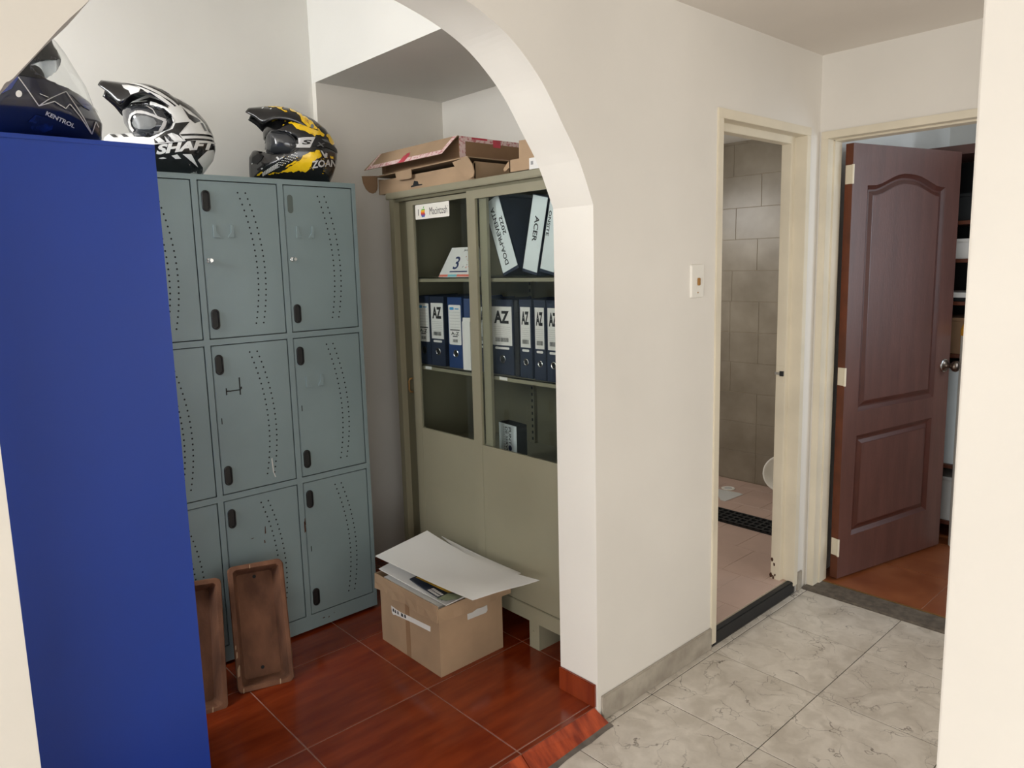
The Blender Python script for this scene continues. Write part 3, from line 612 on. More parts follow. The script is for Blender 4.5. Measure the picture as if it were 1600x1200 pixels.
# ------------------------------------------------------------------ binders
def bars(mb, fn, w, h, z, m, seed):
    r = random.Random(seed); x = -w/2
    while x < w/2-.001:
        b = r.choice((.0008, .0012, .002)); mb.add([fn(x, z), fn(x+b, z), fn(x+b, z+h), fn(x, z+h)], [(0, 1, 2, 3)], m); x += b+r.choice((.0008, .0014))
def binder(px0, px1, w, x0, zs, h, label, kind, m='binder_navy', deep=.26, py=575, tilt=0):
    # spine edge at pixel px0 on plane x0, the other edge where the ray of px1 is w away
    A = on('X', x0, px0, py); d = ray(px1, py); d2 = Vector((d.x, d.y)); a2 = Vector((A.x, A.y))
    bq = d2.dot(d2); cq = d2.dot(a2); disc = cq*cq-bq*(a2.dot(a2)-w*w)
    t = (cq-math.sqrt(disc))/bq if disc > 0 else cq/bq
    t2 = (cq+math.sqrt(disc))/bq if disc > 0 else t
    B = d2*t if abs((d2*t).x-x0) <= abs((d2*t2).x-x0) else d2*t2
    ang = math.atan2(B.y-a2.y, B.x-a2.x)
    t = thing('lever_arch_binder', label, 'binder', (A.x, A.y, zs+.0005), ang, 'binders in the olive cabinet')
    ww = min(w, (B-a2).length)
    # local: x along the spine, +y into the shelf
    obj('cover', MB().box(0, .003, 0, deep, 0, h).box(ww-.003, ww, 0, deep, 0, h).box(0, ww, 0, .003, 0, h), m, t, local=True, bevel=.001, seg=1)
    obj('sheets', MB().box(.006, ww-.006, .03, deep-.01, .006, h-.012), 'paper_grey', t, local=True)
    lw = ww-.014; fn = lambda a, b: (ww/2+a, -.0014, b)
    rb = .062*h/.3
    rr = min(.016, ww*.2)
    obj('finger_ring', MB().lathe((ww/2, .0004, rb), (0, -1, 0), [(0, rr*.72), (.0014, rr*.72), (.0024, rr*.86), (.0014, rr), (0, rr)], 18).lathe((ww/2, .0004, rb), (0, -1, 0), [(0, rr*.72), (.0008, rr*.72), (.0008, 0)], 18, 1), ['steel', 'gap_black'], t, local=True)
    mb = MB()
    if kind == 'AZ':
        z0, z1 = .118*h/.3, .272*h/.3
        mb.prism([(ww/2-lw/2, z0), (ww/2+lw/2, z0), (ww/2+lw/2, z1), (ww/2-lw/2, z1)], lambda a, b: (a, 0, b), lambda a, b: (a, -.001, b))
        hh = z1-z0
        mb.tmesh(text2d('AZ', w=lw*.76, h=hh*.33, bold=.045), lambda a, b: fn(a, z1-hh*.27+b), 1)
        for i in range(6): mb.add([fn(-lw*.42, z1-hh*(.52+.05*i)), fn(lw*.42, z1-hh*(.52+.05*i)), fn(lw*.42, z1-hh*(.525+.05*i)), fn(-lw*.42, z1-hh*(.525+.05*i))], [(0, 1, 2, 3)], 2)
        bars(mb, fn, lw*.68, hh*.11, z0+hh*.09, 1, len(label))
        P = rrect(lw*.72, .009, .0044); mb.add([fn(a, z0-.011+b) for a, b in P], [tuple(range(len(P)))], 0)
    elif kind == 'S-Z':
        z0, z1 = .10*h/.3, .268*h/.3; hh = z1-z0
        P = rrect(lw, hh, .006); mb.prism([(ww/2+a, (z0+z1)/2+b) for a, b in P], lambda a, b: (a, 0, b), lambda a, b: (a, -.001, b))
        P = rrect(lw*.35, hh*.07, .004); mb.add([fn(a-lw*.22, z1-hh*.09+b) for a, b in P], [tuple(range(len(P)))], 3)
        mb.add([fn(lw*.03, z1-hh*.11), fn(lw*.36, z1-hh*.11), fn(lw*.36, z1-hh*.085), fn(lw*.03, z1-hh*.085)], [(0, 1, 2, 3)], 3)
        for i in range(6): mb.add([fn(-lw*.42, z1-hh*(.18+.075*i)), fn(lw*.42, z1-hh*(.18+.075*i)), fn(lw*.42, z1-hh*(.185+.075*i)), fn(-lw*.42, z1-hh*(.185+.075*i))], [(0, 1, 2, 3)], 2)
        mb.add([fn(-lw*.4, z0+hh*.36), fn(lw*.4, z0+hh*.36), fn(lw*.4, z0+hh*.385), fn(-lw*.4, z0+hh*.385)], [(0, 1, 2, 3)], 1)
        mb.tmesh(text2d('A-Z', w=lw*.66, h=hh*.085, bold=.02), lambda a, b: fn(a, z0+hh*.285+b), 1)
        mb.add([fn(-lw*.2, z0+hh*.20), fn(lw*.2, z0+hh*.20), fn(lw*.2, z0+hh*.225), fn(-lw*.2, z0+hh*.225)], [(0, 1, 2, 3)], 1)
        bars(mb, fn, lw*.4, hh*.08, z0+hh*.06, 1, len(label))
    if mb.v: obj('spine_label', mb, ['paper', 'print_black', 'print_grey', 'sky_blue'], t, local=True, recalc=False)
    return t
BX_ = 1.868
binder(648, 653.5, .0265, BX_, SH2, .29, 'navy AZ binder squeezed against the frame of the olive cabinet', 'AZ', deep=.1)
binder(654.5, 675, .096, BX_, SH2, .30, 'navy binder with rounded A-Z label beside the cabinet frame', 'S-Z', deep=.24)
binder(675.5, 697, .094, BX_, SH2, .298, 'navy binder with square AZ label between two rounded A-Z labels', 'AZ', deep=.24)
binder(702.5, 724.5, .089, BX_, SH2, .296, 'bright blue binder with rounded A-Z label', 'S-Z', m='binder_blue', deep=.24)
t = binder(727.5, 746.5, .070, BX_, SH2, .292, 'blue binder with white papers, behind the overlapping door stiles', 'none', m='binder_blue', deep=.24)
obj('loose_sheets', MB().box(.004, .058, -.012, -.004, .002, .215).box(.006, .050, -.018, -.013, .002, .20), 'paper', t, local=True)
binder(750, 766.5, .060, BX_, SH2, .288, 'navy AZ binder half behind the stile, beside the widest AZ label', 'AZ', deep=.24)
binder(769, 803.5, .120, BX_, SH2, .292, 'navy binder with the widest AZ label', 'AZ', deep=.24)
binder(805, 811.5, .022, BX_, SH2, .29, 'thin black binder next to the widest AZ label', 'none', m='binder_black', deep=.24)
binder(813, 832, .066, BX_-.004, SH2, .294, 'navy AZ binder with a torn label sleeve', 'AZ', deep=.24)
binder(835.5, 853.5, .060, BX_-.008, SH2, .294, 'navy AZ binder in the middle of three by the arch jamb', 'AZ', deep=.24)
binder(855, 876, .066, BX_-.010, SH2, .294, 'navy AZ binder cut off by the arch jamb', 'AZ', deep=.24)
def tilted(yb, lean, w, h, label, words, x=1.866, m='binder_navy', cut=False):
    # lean > 0 leans towards the lockers (+Y); stands on its lower corner on the upper shelf
    t = thing('sleeved_binder', label, 'binder', (x, yb, SH1+.001), 0, 'binders in the olive cabinet'); t.rotation_euler = (math.radians(-lean), 0, 0)
    # local: y along the spine (towards the lockers), z up, x into the shelf; pivot is the touching corner
    y0, y1 = (-w, 0) if lean > 0 else (0, w)
    obj('cover', MB().box(0, .255, y0, y0+.003, 0, h).box(0, .255, y1-.003, y1, 0, h).box(0, .003, y0, y1, 0, h).box(0, .255, y0, y1, 0, .002), m, t, local=True)
    obj('sheets', MB().box(.03, .245, y0+.006, y1-.006, .006, h-.012), 'paper_grey', t, local=True)
    mb = MB().box(-.0012, .0002, y0+.004, y1-.004, .012, h-.003)
    yc = (y0+y1)/2
    for (body, ln, hh, off, cz, dirn) in words:
        tm = text2d(body, w=ln, h=hh, bold=.022)
        if dirn > 0: mb.tmesh(tm, lambda a, b: (-.0016, yc+off+b, h*cz+a), 1)          # reads upwards, top of letters towards +Y
        else: mb.tmesh(tm, lambda a, b: (-.0016, yc+off-b, h*cz-a), 1)
    obj('spine_sleeve', mb, ['sleeve_white', 'print_black'], t, local=True, recalc=False)
    return t
tilted(2.068, 20.5, .094, .296, 'white sleeved binder lettered DOA-PREVENTA 2022 leaning towards the lockers', [('DOA-PREVENTA', .228, .021, .008, .50, 1), ('2022', .072, .019, -.023, .60, 1)])
tilted(1.886, -13.5, .082, .282, 'white sleeved binder lettered ACER leaning towards the arch', [('ACER', .092, .023, .0, .58, -1)])
tilted(1.801, -13.2, .076, .282, 'white sleeved binder lettered ONSITE beside the arch jamb', [('ONSITE', .088, .014, .024, .62, -1)])
bb = thing('lever_arch_binder', 'black binder standing at the back behind the leaning white binders', 'binder', (2.19, 1.95, SH1+.0005), 0, 'binders in the olive cabinet')
obj('cover', MB().box(2.155, 2.235, 1.83, 2.09, SH1+.0005, SH1+.275), 'binder_black', bb, bevel=.003)
obj('spine_edge', MB().box(2.153, 2.156, 1.955, 1.962, SH1+.002, SH1+.27), 'binder_navy', bb)
# tent calendar
t = thing('desk_calendar', 'white tent calendar with a large number three on the upper shelf', 'calendar', (1.88, 2.38, SH1))
ct = 1.868
mb = MB(); cz0, cz1 = SH1+.0005, SH1+.122
def cal(a, b): f = (b-cz0)/(cz1-cz0); return (ct+.055*f, a, b)
quad = lambda y0, y1, z0, z1, m, e=0: mb.add([tuple(Vector(cal(y, z))-Vector((e, 0, 0))) for y, z in ((y0, z0), (y1, z0), (y1, z1), (y0, z1))], [(0, 1, 2, 3)], m)
YCA, YCB = 2.482, 2.275
mb.add([(ct, YCA, cz0), (ct, YCB, cz0), (ct+.055, YCB-.0, cz1), (ct+.055, YCA-.032, cz1), (ct+.11, YCA, cz0), (ct+.11, YCB, cz0)], [(0, 1, 2, 3), (4, 3, 2, 5), (0, 3, 4), (1, 5, 2), (0, 4, 5, 1)])
quad(YCA-.004, 2.42, cz0+.002, cz0+.011, 1, .0006); quad(2.42, 2.36, cz0+.002, cz0+.011, 2, .0006); quad(2.36, YCB, cz0+.002, cz0+.011, 1, .0006)
def calt(body, w, h, y, z, m): mb.tmesh(text2d(body, w=w, h=h, bold=.01), lambda a, b: tuple(Vector(cal(y-a, z+b))-Vector((.0008, 0, 0))), m)
calt('3', .034, .052, 2.385, cz0+.058, 3); calt('Jamon', .05, .010, 2.337, cz0+.108, 4)
for i in range(26):
    y = 2.345-random.random()*.055; z = cz0+.035+random.random()*.05; s = .0025+.002*random.random()
    quad(y, y-s, z, z+s, random.choice((3, 1, 4, 5)), .0006)
quad(2.415, 2.30, cz0+.020, cz0+.025, 3, .0006)
obj('card', mb, ['paper', 'coral', 'cyan', 'print_navy', 'print_black', 'print_grey'], t, recalc=False)
# service box on the lower shelf
t = thing('product_box', 'small black and white box lettered PUNTO DE SERVICIO on the low shelf', 'box', (1.93, 2.19, SH3+.0005), math.radians(-8))
obj('carton', MB().box(0, .05, -.125, 0, 0, .168), 'gap_black', t, local=True, bevel=.001)
mb = MB().box(-.0008, .0002, -.124, -.001, .001, .166)
fnb = lambda a, b: (-.0013, -.0625-a, .084+b)
mb.tmesh(text2d('DE SERVICIO', w=.14, h=.018, bold=.012), lambda a, b: fnb(.004+b-.012, -a), 1)
mb.tmesh(text2d('PUNT', w=.072, h=.018, bold=.012), lambda a, b: fnb(.014+b+.002, -a+.036), 1)
P = rrect(.024, .024, .0119); mb.add([fnb(a+.016, b-.014) for a, b in P], [tuple(range(len(P)))], 2)
for i in range(14): mb.add([fnb(-.027+p, .07-.01*i-q) for p, q in ((0, 0), (.005, 0), (.005, .007), (0, .007))], [(0, 1, 2, 3)], 3)
obj('front_print', mb, ['sleeve_white', 'print_black', 'print_navy', 'print_grey'], t, local=True, recalc=False)

# ------------------------------------------------------------------ cardboard boxes on top of the olive cabinet
ZT = KZ1
t = thing('mailer_box', 'flat open brown mailer box with rounded flaps on the olive cabinet', 'cardboard box', (2.0, 2.48, ZT))
T = .004
mb = MB().box(1.80, 2.24, 2.14, 2.80, ZT+.0005, ZT+T)
mb.box(1.80, 1.80+T, 2.14, 2.80, ZT+T, ZT+.060); mb.box(2.236, 2.24, 2.14, 2.80, ZT+T, ZT+.066); mb.box(1.80, 2.24, 2.796, 2.80, ZT+T, ZT+.066); mb.box(1.80, 2.24, 2.14, 2.144, ZT+T, ZT+.066)
obj('tray', mb, 'cardboard', t)
obj('slot', MB().prism([(2.555, .010), (2.475, .012), (2.475, .016), (2.50, .017), (2.505, .030), (2.53, .034), (2.54, .018), (2.555, .015)], lambda y, z: (1.7997, y, ZT+z), lambda y, z: (1.7992, y, ZT+z)), 'gap_black', t)
def flap_round(yc, zt, w, h, x, flip=1):       # rounded ear, hinged at its upper straight edge
    P = [(0, 0)]+[(w*math.sin(a)*1.0, -h*(1-math.cos(a))) for a in [i*math.pi/2/8 for i in range(1, 9)]]
    return [(yc+flip*p[0], zt+p[1]) for p in P]
# left ear: hanging beyond the end; its round edge below
P = [(2.800, ZT+.082), (2.925, ZT+.094), (2.915, ZT+.060), (2.895, ZT+.035), (2.870, ZT+.018), (2.842, ZT+.010), (2.82, ZT+.013), (2.806, ZT+.025), (2.802, ZT+.04)]
obj('ear_flap', MB().prism(P, lambda y, z: (1.792, y, z), lambda y, z: (1.796, y, z)), 'cardboard_dark', t)
P = [(2.235, ZT+.071), (2.145, ZT+.082), (2.118, ZT+.050), (2.108, ZT+.022), (2.113, ZT+.006), (2.130, ZT+.0015), (2.160, ZT+.008), (2.195, ZT+.028), (2.22, ZT+.05)]
obj('ear_flap', MB().prism(P, lambda y, z: (1.770+.10*(2.235-y)*0, y, z), lambda y, z: (1.774, y, z)), 'cardboard', t)
# lid, resting half shut, and its tuck tab
mb = MB(); mb.add([(1.785, 2.80, ZT+.075), (1.785, 2.16, ZT+.082), (2.236, 2.14, ZT+.076), (2.236, 2.80, ZT+.070), (1.785, 2.80, ZT+.079), (1.785, 2.16, ZT+.086), (2.236, 2.14, ZT+.080), (2.236, 2.80, ZT+.074)], [(0, 1, 2, 3), (7, 6, 5, 4), (0, 4, 5, 1), (1, 5, 6, 2), (2, 6, 7, 3), (3, 7, 4, 0)])
obj('lid', mb, 'cardboard', t)
obj('tuck_tab', MB().prism([(2.638, ZT+.076), (2.522, ZT+.079), (2.52, ZT+.046), (2.535, ZT+.042), (2.615, ZT+.044), (2.63, ZT+.048)], lambda y, z: (1.780, y, z), lambda y, z: (1.784, y, z)), 'cardboard', t)
# taped box lying on the mailer
Z2 = ZT+.088; Z3 = 1.995
t = thing('taped_box', 'brown box edged with pink and white tape lying on the mailer box', 'cardboard box', (2.02, 2.5, Z2))
mb = MB().box(1.81, 2.235, 2.237, 2.242, Z2, Z3); mb.box(1.81, 2.235, 2.778, 2.783, Z2, Z3); mb.box(2.23, 2.235, 2.242, 2.778, Z2, Z3); mb.box(1.81, 2.235, 2.237, 2.783, Z2, Z2+.004); mb.box(1.80, 2.235, 2.237, 2.783, Z3-.004, Z3)
mb.box(1.83, 1.834, 2.242, 2.778, Z2, Z3-.004)
obj('carton', mb, 'cardboard_dark', t)
# swung out front flap, hinged on the upper edge
def flp(y, f): return (1.80-.055*f, y+.028*f*(1 if y > 2.5 else 1), Z3-.068*f)
P = [(2.235, 0), (2.783, 0), (2.80, 1), (2.262, 1)]
mb = MB(); A = [flp(y, f) for y, f in P]; B = [(x+.004, y, z-.001) for x, y, z in A]
mb.add(A+B, [(0, 1, 2, 3), (7, 6, 5, 4), (0, 4, 5, 1), (1, 5, 6, 2), (2, 6, 7, 3), (3, 7, 4, 0)])
fl_ = obj('front_flap', mb, 'cardboard', t)
def fquad(y0, y1, f0, f1, e=.0008): return [(x-e, y, z-e*.3) for x, y, z in (flp(y0, f0), flp(y1, f0), flp(y1, f1), flp(y0, f1))]
mb = MB(); Q = [(0, 1, 2, 3)]
mb.add(fquad(2.237, 2.781, .74, 1.0), Q); mb.add(fquad(2.237, 2.262, 0, .74), Q); mb.add(fquad(2.763, 2.781, 0, .74), Q)
mb.add(fquad(2.49, 2.535, .55, 1.0, .0014), Q, 1); mb.add(fquad(2.50, 2.525, .42, .6, .0014), Q, 1)
obj('tape', mb, ['tape_pink', 'tape_red'], fl_, recalc=False)
mb = MB(); yq = 2.2362
def rq(x0, x1, z0, z1, m, e=0): mb.add([(x0, yq-e, z0), (x1, yq-e, z0), (x1, yq-e, z1), (x0, yq-e, z1)], Q, m)
rq(1.808, 1.838, Z2, Z3, 0); rq(1.838, 2.235, Z3-.018, Z3, 0); rq(1.838, 2.235, Z2, Z2+.012, 0); rq(1.98, 2.02, Z3-.030, Z3-.002, 1, .0005)
rq(1.87, 1.95, Z3-.008, Z3-.001, 1, .0005)
obj('tape', mb, ['tape_pink', 'tape_red'], t, recalc=False)
# small open box by the arch
t = thing('small_carton', 'small open brown carton with a paper label beside the arch', 'cardboard box', (1.90, 1.88, ZT))
mb = MB().box(1.80, 1.804, 1.80, 1.948, ZT+.0005, ZT+.046); mb.box(1.80, 2.0, 1.80, 1.804, ZT+.0005, ZT+.046); mb.box(1.80, 2.0, 1.944, 1.948, ZT+.0005, ZT+.046); mb.box(1.996, 2.0, 1.80, 1.948, ZT+.0005, ZT+.046); mb.box(1.80, 2.0, 1.80, 1.948, ZT+.0005, ZT+.004)
obj('tray', mb, 'cardboard', t)
obj('flap', MB().prism([(1.907, ZT+.046), (1.905, ZT+.108), (1.80, ZT+.104), (1.80, ZT+.042)], lambda y, z: (1.808, y, z), lambda y, z: (1.812, y, z)), 'cardboard', t)
obj('thumb_flap', MB().prism([(1.948, ZT+.043), (1.955, ZT+.040), (1.972, ZT+.026), (1.980, ZT+.018), (1.976, ZT+.011), (1.966, ZT+.011), (1.955, ZT+.018), (1.948, ZT+.02)], lambda y, z: (1.799, y, z), lambda y, z: (1.802, y, z)), 'cardboard', t)
mb = MB().box(1.7985, 1.8, 1.80, 1.846, ZT+.002, ZT+.040); mb.add([(1.798, y, z) for y, z in ((1.838, ZT+.017), (1.826, ZT+.017), (1.826, ZT+.029), (1.838, ZT+.029))], Q, 1)
obj('paper_label', mb, ['paper', 'print_grey'], t, recalc=False)

# ------------------------------------------------------------------ archive box on the floor
ax0, ax1, ay0, ay1 = 1.424, 1.722, 1.966, 2.347
t = thing('archive_box', 'brown cardboard archive box with lid rim heaped with papers', 'cardboard box', ((ax0+ax1)/2, (ay0+ay1)/2, RZ))
e = .004
R4 = lambda k, z: [(ax0+k, ay0+k, z), (ax1-k, ay0+k, z), (ax1-k, ay1-k, z), (ax0+k, ay1-k, z)]
obj('carton', MB().loops([R4(0, RZ+.0003), R4(0, .30), R4(e, .30), R4(e, RZ+.004)]), 'cardboard', t)
g = .012
def wavy(p0, p1, zb, zt, n, depth, seed, nx, ny):
    r = random.Random(seed); rows = []
    for k, f in ((0, 0), (1, .5), (2, 1)):
        rows.append([tuple(Vector(p0).lerp(Vector(p1), i/n)+Vector((nx, ny, 0))*(.004*math.sin(i*1.9+k))*depth*f+Vector((0, 0, zt+(zb-zt)*f+(.0035*math.sin(i*1.3+seed)*depth if k == 2 else 0)))) for i in range(n+1)])
    return rows
mb = MB()
mb.grid(wavy((ax0-g, ay1+g, 0), (ax0-g, ay0-g, 0), .262, .325, 10, 1, 1, -1, 0)); mb.grid(wavy((ax0-g, ay0-g, 0), (ax1+g+.02, ay0-g, 0), .262, .315, 10, .6, 2, 0, -1))
mb.grid(wavy((ax1+g+.02, ay0-g, 0), (ax1+g, ay1+g, 0), .262, .320, 6, .3, 3, 1, 0)); mb.grid(wavy((ax1+g, ay1+g, 0), (ax0-g, ay1+g, 0), .262, .325, 6, .3, 4, 0, 1))
obj('lid_rim', mb, 'cardboard', t, solid=.004, merge=.0005)
# torn white label and packing tape seam on the long side
mb = MB(); P = [(2.272, .216), (2.268, .188), (2.258, .183), (2.245, .188), (2.13, .198), (2.020, .204), (2.018, .224), (2.15, .216), (2.175, .214), (2.20, .212), (2.235, .212), (2.25, .214)]
f0 = lambda y, z: (ax0-.0006, y, z); f1 = lambda y, z: (ax0-.0014, y, z)
mb.prism(P, f0, f1)
for (y, w, z) in [(2.262, .012, .203), (2.247, .010, .202), (2.23, .010, .203), (2.205, .016, .204), (2.183, .012, .206)]:
    mb.add([(ax0-.0018, y, z-.006), (ax0-.0018, y-w, z-.006), (ax0-.0018, y-w*.8, z+.006), (ax0-.0018, y-w*.1, z+.007)], Q, 1)
obj('torn_label', mb, ['paper', 'print_black'], t, recalc=False)
obj('seam_tape', MB().prism([(2.178, RZ-.0+.001), (2.150, RZ+.001), (2.150, .262), (2.178, .262)], lambda y, z: (ax0-.0002, y, z), lambda y, z: (ax0-.0005, y, z)), 'cardboard_dark', t)
mb = MB().prism([(1.553, .222), (1.64, .219), (1.648, .226), (1.647, .247), (1.62, .246), (1.60, .249), (1.575, .243), (1.552, .245)], lambda x, z: (x, ay0+.0005, z), lambda x, z: (x, ay0-.0012, z))
obj('hand_hole', mb, 'paper_grey', t)
def sheet(name, corners, n, sag, label, m, cat='paper', thick=.0012, curl=0, seed=1):
    # corners: far-left, far-right, near-right, near-left (each xyz)
    a, b, c, d = [Vector(p) for p in corners]; r = random.Random(seed); G = []
    for i in range(n+1):
        row = []
        for j in range(n+1):
            u = j/n; v = i/n; p = a.lerp(b, u).lerp(d.lerp(c, u), v)
            p.z += -sag*math.sin(v*math.pi)*(.2+.8*u)+curl*((2*v-1)**2-.5)*.5+.0015*math.sin(7*u+seed)*math.sin(5*v)
            row.append(p)
        G.append(row)
    ctr = (a+b+c+d)/4
    o = obj(name, MB().grid([[p for p in r_] for r_ in G]), m, origin=(ctr.x, ctr.y, ctr.z), smooth=False, solid=thick)
    return tag(o, label, cat)
def at(z, u, v): return on('Z', z, u, v)
# a pad of papers filling the box
tag(obj('paper_stack', MB().box(1.432, 1.715, 1.975, 2.34, .20, .296).box(1.435, 1.71, 1.98, 2.335, .297, .31), 'paper', origin=(1.573, 2.157, .20), bevel=.001), 'stack of white papers filling the archive box', 'paper')
sheet('paper_sheet', [at(.335, 592, 889), at(.335, 664, 850), at(.325, 790, 905), at(.318, 697, 946)], 10, .004, 'white sheet peeking out over the lid rim of the archive box', 'paper', thick=.003, seed=3)
sheet('magazine', [at(.337, 640, 905), at(.34, 668, 893), at(.337, 742, 920), at(.330, 690, 938)], 8, .003, 'glossy magazine with yellow and dark cover under the big white sheet', 'magazine_dark', cat='magazine', thick=.004, seed=4)
mg = bpy.data.objects['magazine']
def mgq(name, px, z, m):
    P = [at(z, *p) for p in px]; off = mg.location
    obj(name, MB().add(P, [tuple(range(len(P)))]), m, mg, recalc=False)
mgq('cover_picture', [(649, 902), (668, 893), (722, 925), (700, 926)], .346, 'magazine_yellow')
mgq('cover_photo', [(682, 936), (700, 927), (728, 929), (716, 936), (697, 938.5)], .343, 'magazine_green')
pc = at(.346, 681, 925)
mb = MB(); dirv = (at(.346, 692, 931)-at(.346, 672, 918)).normalized(); upv = Vector((-dirv.y, dirv.x, 0))
for i in range(2):
    for k in range(6):
        x = -.034+k*.012; mb.add([tuple(pc+dirv*(x+p)+upv*(q-.015*i)) for p, q in ((0, 0), (.008, 0), (.010, .011), (.002, .011))], Q)
obj('cover_title', mb, 'paper', mg, recalc=False)['kind'] = 'stuff'
sheet('paper_sheet', [at(.352, 690, 838), at(.352, 724, 855), at(.350, 814, 896), at(.350, 770, 905)], 8, .002, 'narrow white sheet sticking out along the cabinet behind the big sheet', 'paper', thick=.002, seed=5)
sheet('paper_sheet', [at(.384, 586, 869), at(.404, 667.5, 829), at(.388, 843, 906.5), at(.362, 738.5, 937.5)], 28, .027, 'large blank white sheet lying on top of the archive box', 'paper', thick=.0009, curl=.0, seed=2)

# ------------------------------------------------------------------ terracotta planters leaning on the lockers
def planter(bl, br, tl, tr_, depth, label, seed):
    bl, br, tl, tr_ = [Vector(p) for p in (bl, br, tl, tr_)]
    o = (bl+br)/2; ax = (br-bl).normalized(); up = ((tl+tr_)/2-o); h = up.length; up = up.normalized(); ax = (ax-up*ax.dot(up)).normalized(); back = up.cross(ax)*1
    if back.y < 0: back = -back
    w = (br-bl).length
    t = thing('terracotta_planter', label, 'planter', tuple(o), 0, 'planters leaning on the lockers')
    r = random.Random(seed)
    def ring(w_, h_, rad, d, jit=.0): 
        return [tuple(o+ax*(x+r.uniform(-jit, jit))+up*(y+h/2+r.uniform(-jit, jit))+back*d) for x, y in rrect(w_, h_, rad, 4)]
    th = .019
    obj('pot', MB().loops([ring(w-.05, h-.05, .012, depth), ring(w-.004, h-.004, .018, .012), ring(w, h, .02, .005, .0012), ring(w-.006, h-.006, .018, 0, .0012), ring(w-th*2+.006, h-th*2+.006, .014, 0, .0012), ring(w-th*2, h-th*2, .012, .006, .001), ring(w-th*2-.03, h-th*2-.03, .012, depth-.016)]), 'terracotta', t, smooth=False)
    for k in (.12, .86):
        c = o+up*(h*k+.012)+back*(depth-.0165); mbh = MB(); n = 10
        mbh.add([tuple(c+ax*(.0065*math.cos(i*.628))+up*(.0065*math.sin(i*.628))) for i in range(n)], [tuple(range(n))]); obj('drain_hole', mbh, 'gap_black', t, recalc=False)
    mbc = MB()
    for (x, y, s) in [(-w/2+.008, .3, .012), (-w/2+.006, .36, .008), (-w/2+.009, .17, .018), (-w/2+.012, .2, .01), (w/2-.05, .012/h, .01), (-.02+0, 1-.01/h, .008), (-w/2+.02, .02, .009)]:
        c = o+ax*x+up*(h*y)-back*.0006
        mbc.add([tuple(c+ax*s*.25*a+up*s*b) for a, b in ((-1, -1), (.7, -.8), (1, .6), (.2, 1), (-.6, .5))], [(0, 1, 2, 3, 4)])
    obj('chipped_glaze', mbc, 'cardboard', t, recalc=False)['kind'] = 'stuff'
b1l, b1r = at(RZ, 372, 1087.4), at(RZ, 461, 1062.6)
planter(b1l, b1r, on('Y', 2.50, 350.6, 887), on('Y', 2.50, 444, 871.4), .085, 'terracotta planter leaning on the lockers with its whole empty inside showing', 11)
b2r = at(RZ, 357, 1105); b2l = b2r+Vector((-.20, .035, 0))
tr2 = on('Y', 2.49, 346, 899); tl2 = tr2+Vector((-.205, .03, .01))
planter(b2l, b2r, tl2, tr2, .085, 'terracotta planter leaning on the lockers half hidden by the blue cabinet', 12)

# ------------------------------------------------------------------ helmets
import numpy as np
def polyd(P, X, Z):                     # signed distance to a polygon, positive inside
    P = np.array(P); D = np.full(X.shape, 1e9); ins = np.zeros(X.shape, bool)
    for i in range(len(P)):
        a = P[i-1]; b = P[i]; ex, ez = b-a; L2 = ex*ex+ez*ez+1e-12
        t = np.clip(((X-a[0])*ex+(Z-a[1])*ez)/L2, 0, 1); D = np.minimum(D, np.hypot(X-a[0]-t*ex, Z-a[1]-t*ez))
        c = ((a[1] > Z) != (b[1] > Z)); ins ^= c & (X < (b[0]-a[0])*(Z-a[1])/((b[1]-a[1]) if abs(b[1]-a[1]) > 1e-9 else 1e-9)+a[0])
    return np.where(ins, D, -D)
def nets(f, lo, h):                     # naive surface nets on a sampled field (negative inside)
    s = f < 0; nx, ny, nz = f.shape; cnt = np.zeros((nx-1, ny-1, nz-1)); acc = np.zeros((nx-1, ny-1, nz-1, 3))
    for ax in range(3):
        o1, o2 = [a for a in range(3) if a != ax]
        for d1 in (0, 1):
            for d2 in (0, 1):
                sl0 = [slice(0, -1)]*3; sl1 = [slice(0, -1)]*3
                for o, d in ((o1, d1), (o2, d2)): sl0[o] = sl1[o] = slice(d, f.shape[o]-1+d)
                sl0[ax] = slice(0, -1); sl1[ax] = slice(1, None)
                a = f[tuple(sl0)]; b = f[tuple(sl1)]; cr = (a < 0) != (b < 0)
                t = np.where(cr, a/np.where(cr, a-b, 1), 0); p = np.zeros(a.shape+(3,)); p[..., ax] = t; p[..., o1] = d1; p[..., o2] = d2
                acc += p*cr[..., None]; cnt += cr
    m = cnt > 0; idx = -np.ones(m.shape, int); idx[m] = np.arange(m.sum()); ii = np.argwhere(m)
    V = (ii+acc[m]/cnt[m][:, None])*h+np.array(lo); Fc = []
    for ax in range(3):
        o1, o2 = (ax+1) % 3, (ax+2) % 3; sl0 = [slice(None)]*3; sl1 = [slice(None)]*3; sl0[ax] = slice(0, -1); sl1[ax] = slice(1, None)
        a = s[tuple(sl0)]; b = s[tuple(sl1)]
        for q in np.argwhere(a != b):
            if q[o1] == 0 or q[o2] == 0 or q[o1] >= idx.shape[o1] or q[o2] >= idx.shape[o2]: continue
            c = []
            for d1, d2 in ((-1, -1), (0, -1), (0, 0), (-1, 0)):
                k = q.copy(); k[o1] += d1; k[o2] += d2; c.append(int(idx[tuple(k)]))
            if min(c) < 0: continue
            Fc.append(tuple(c) if a[tuple(q)] else tuple(c[::-1]))
    return V, Fc
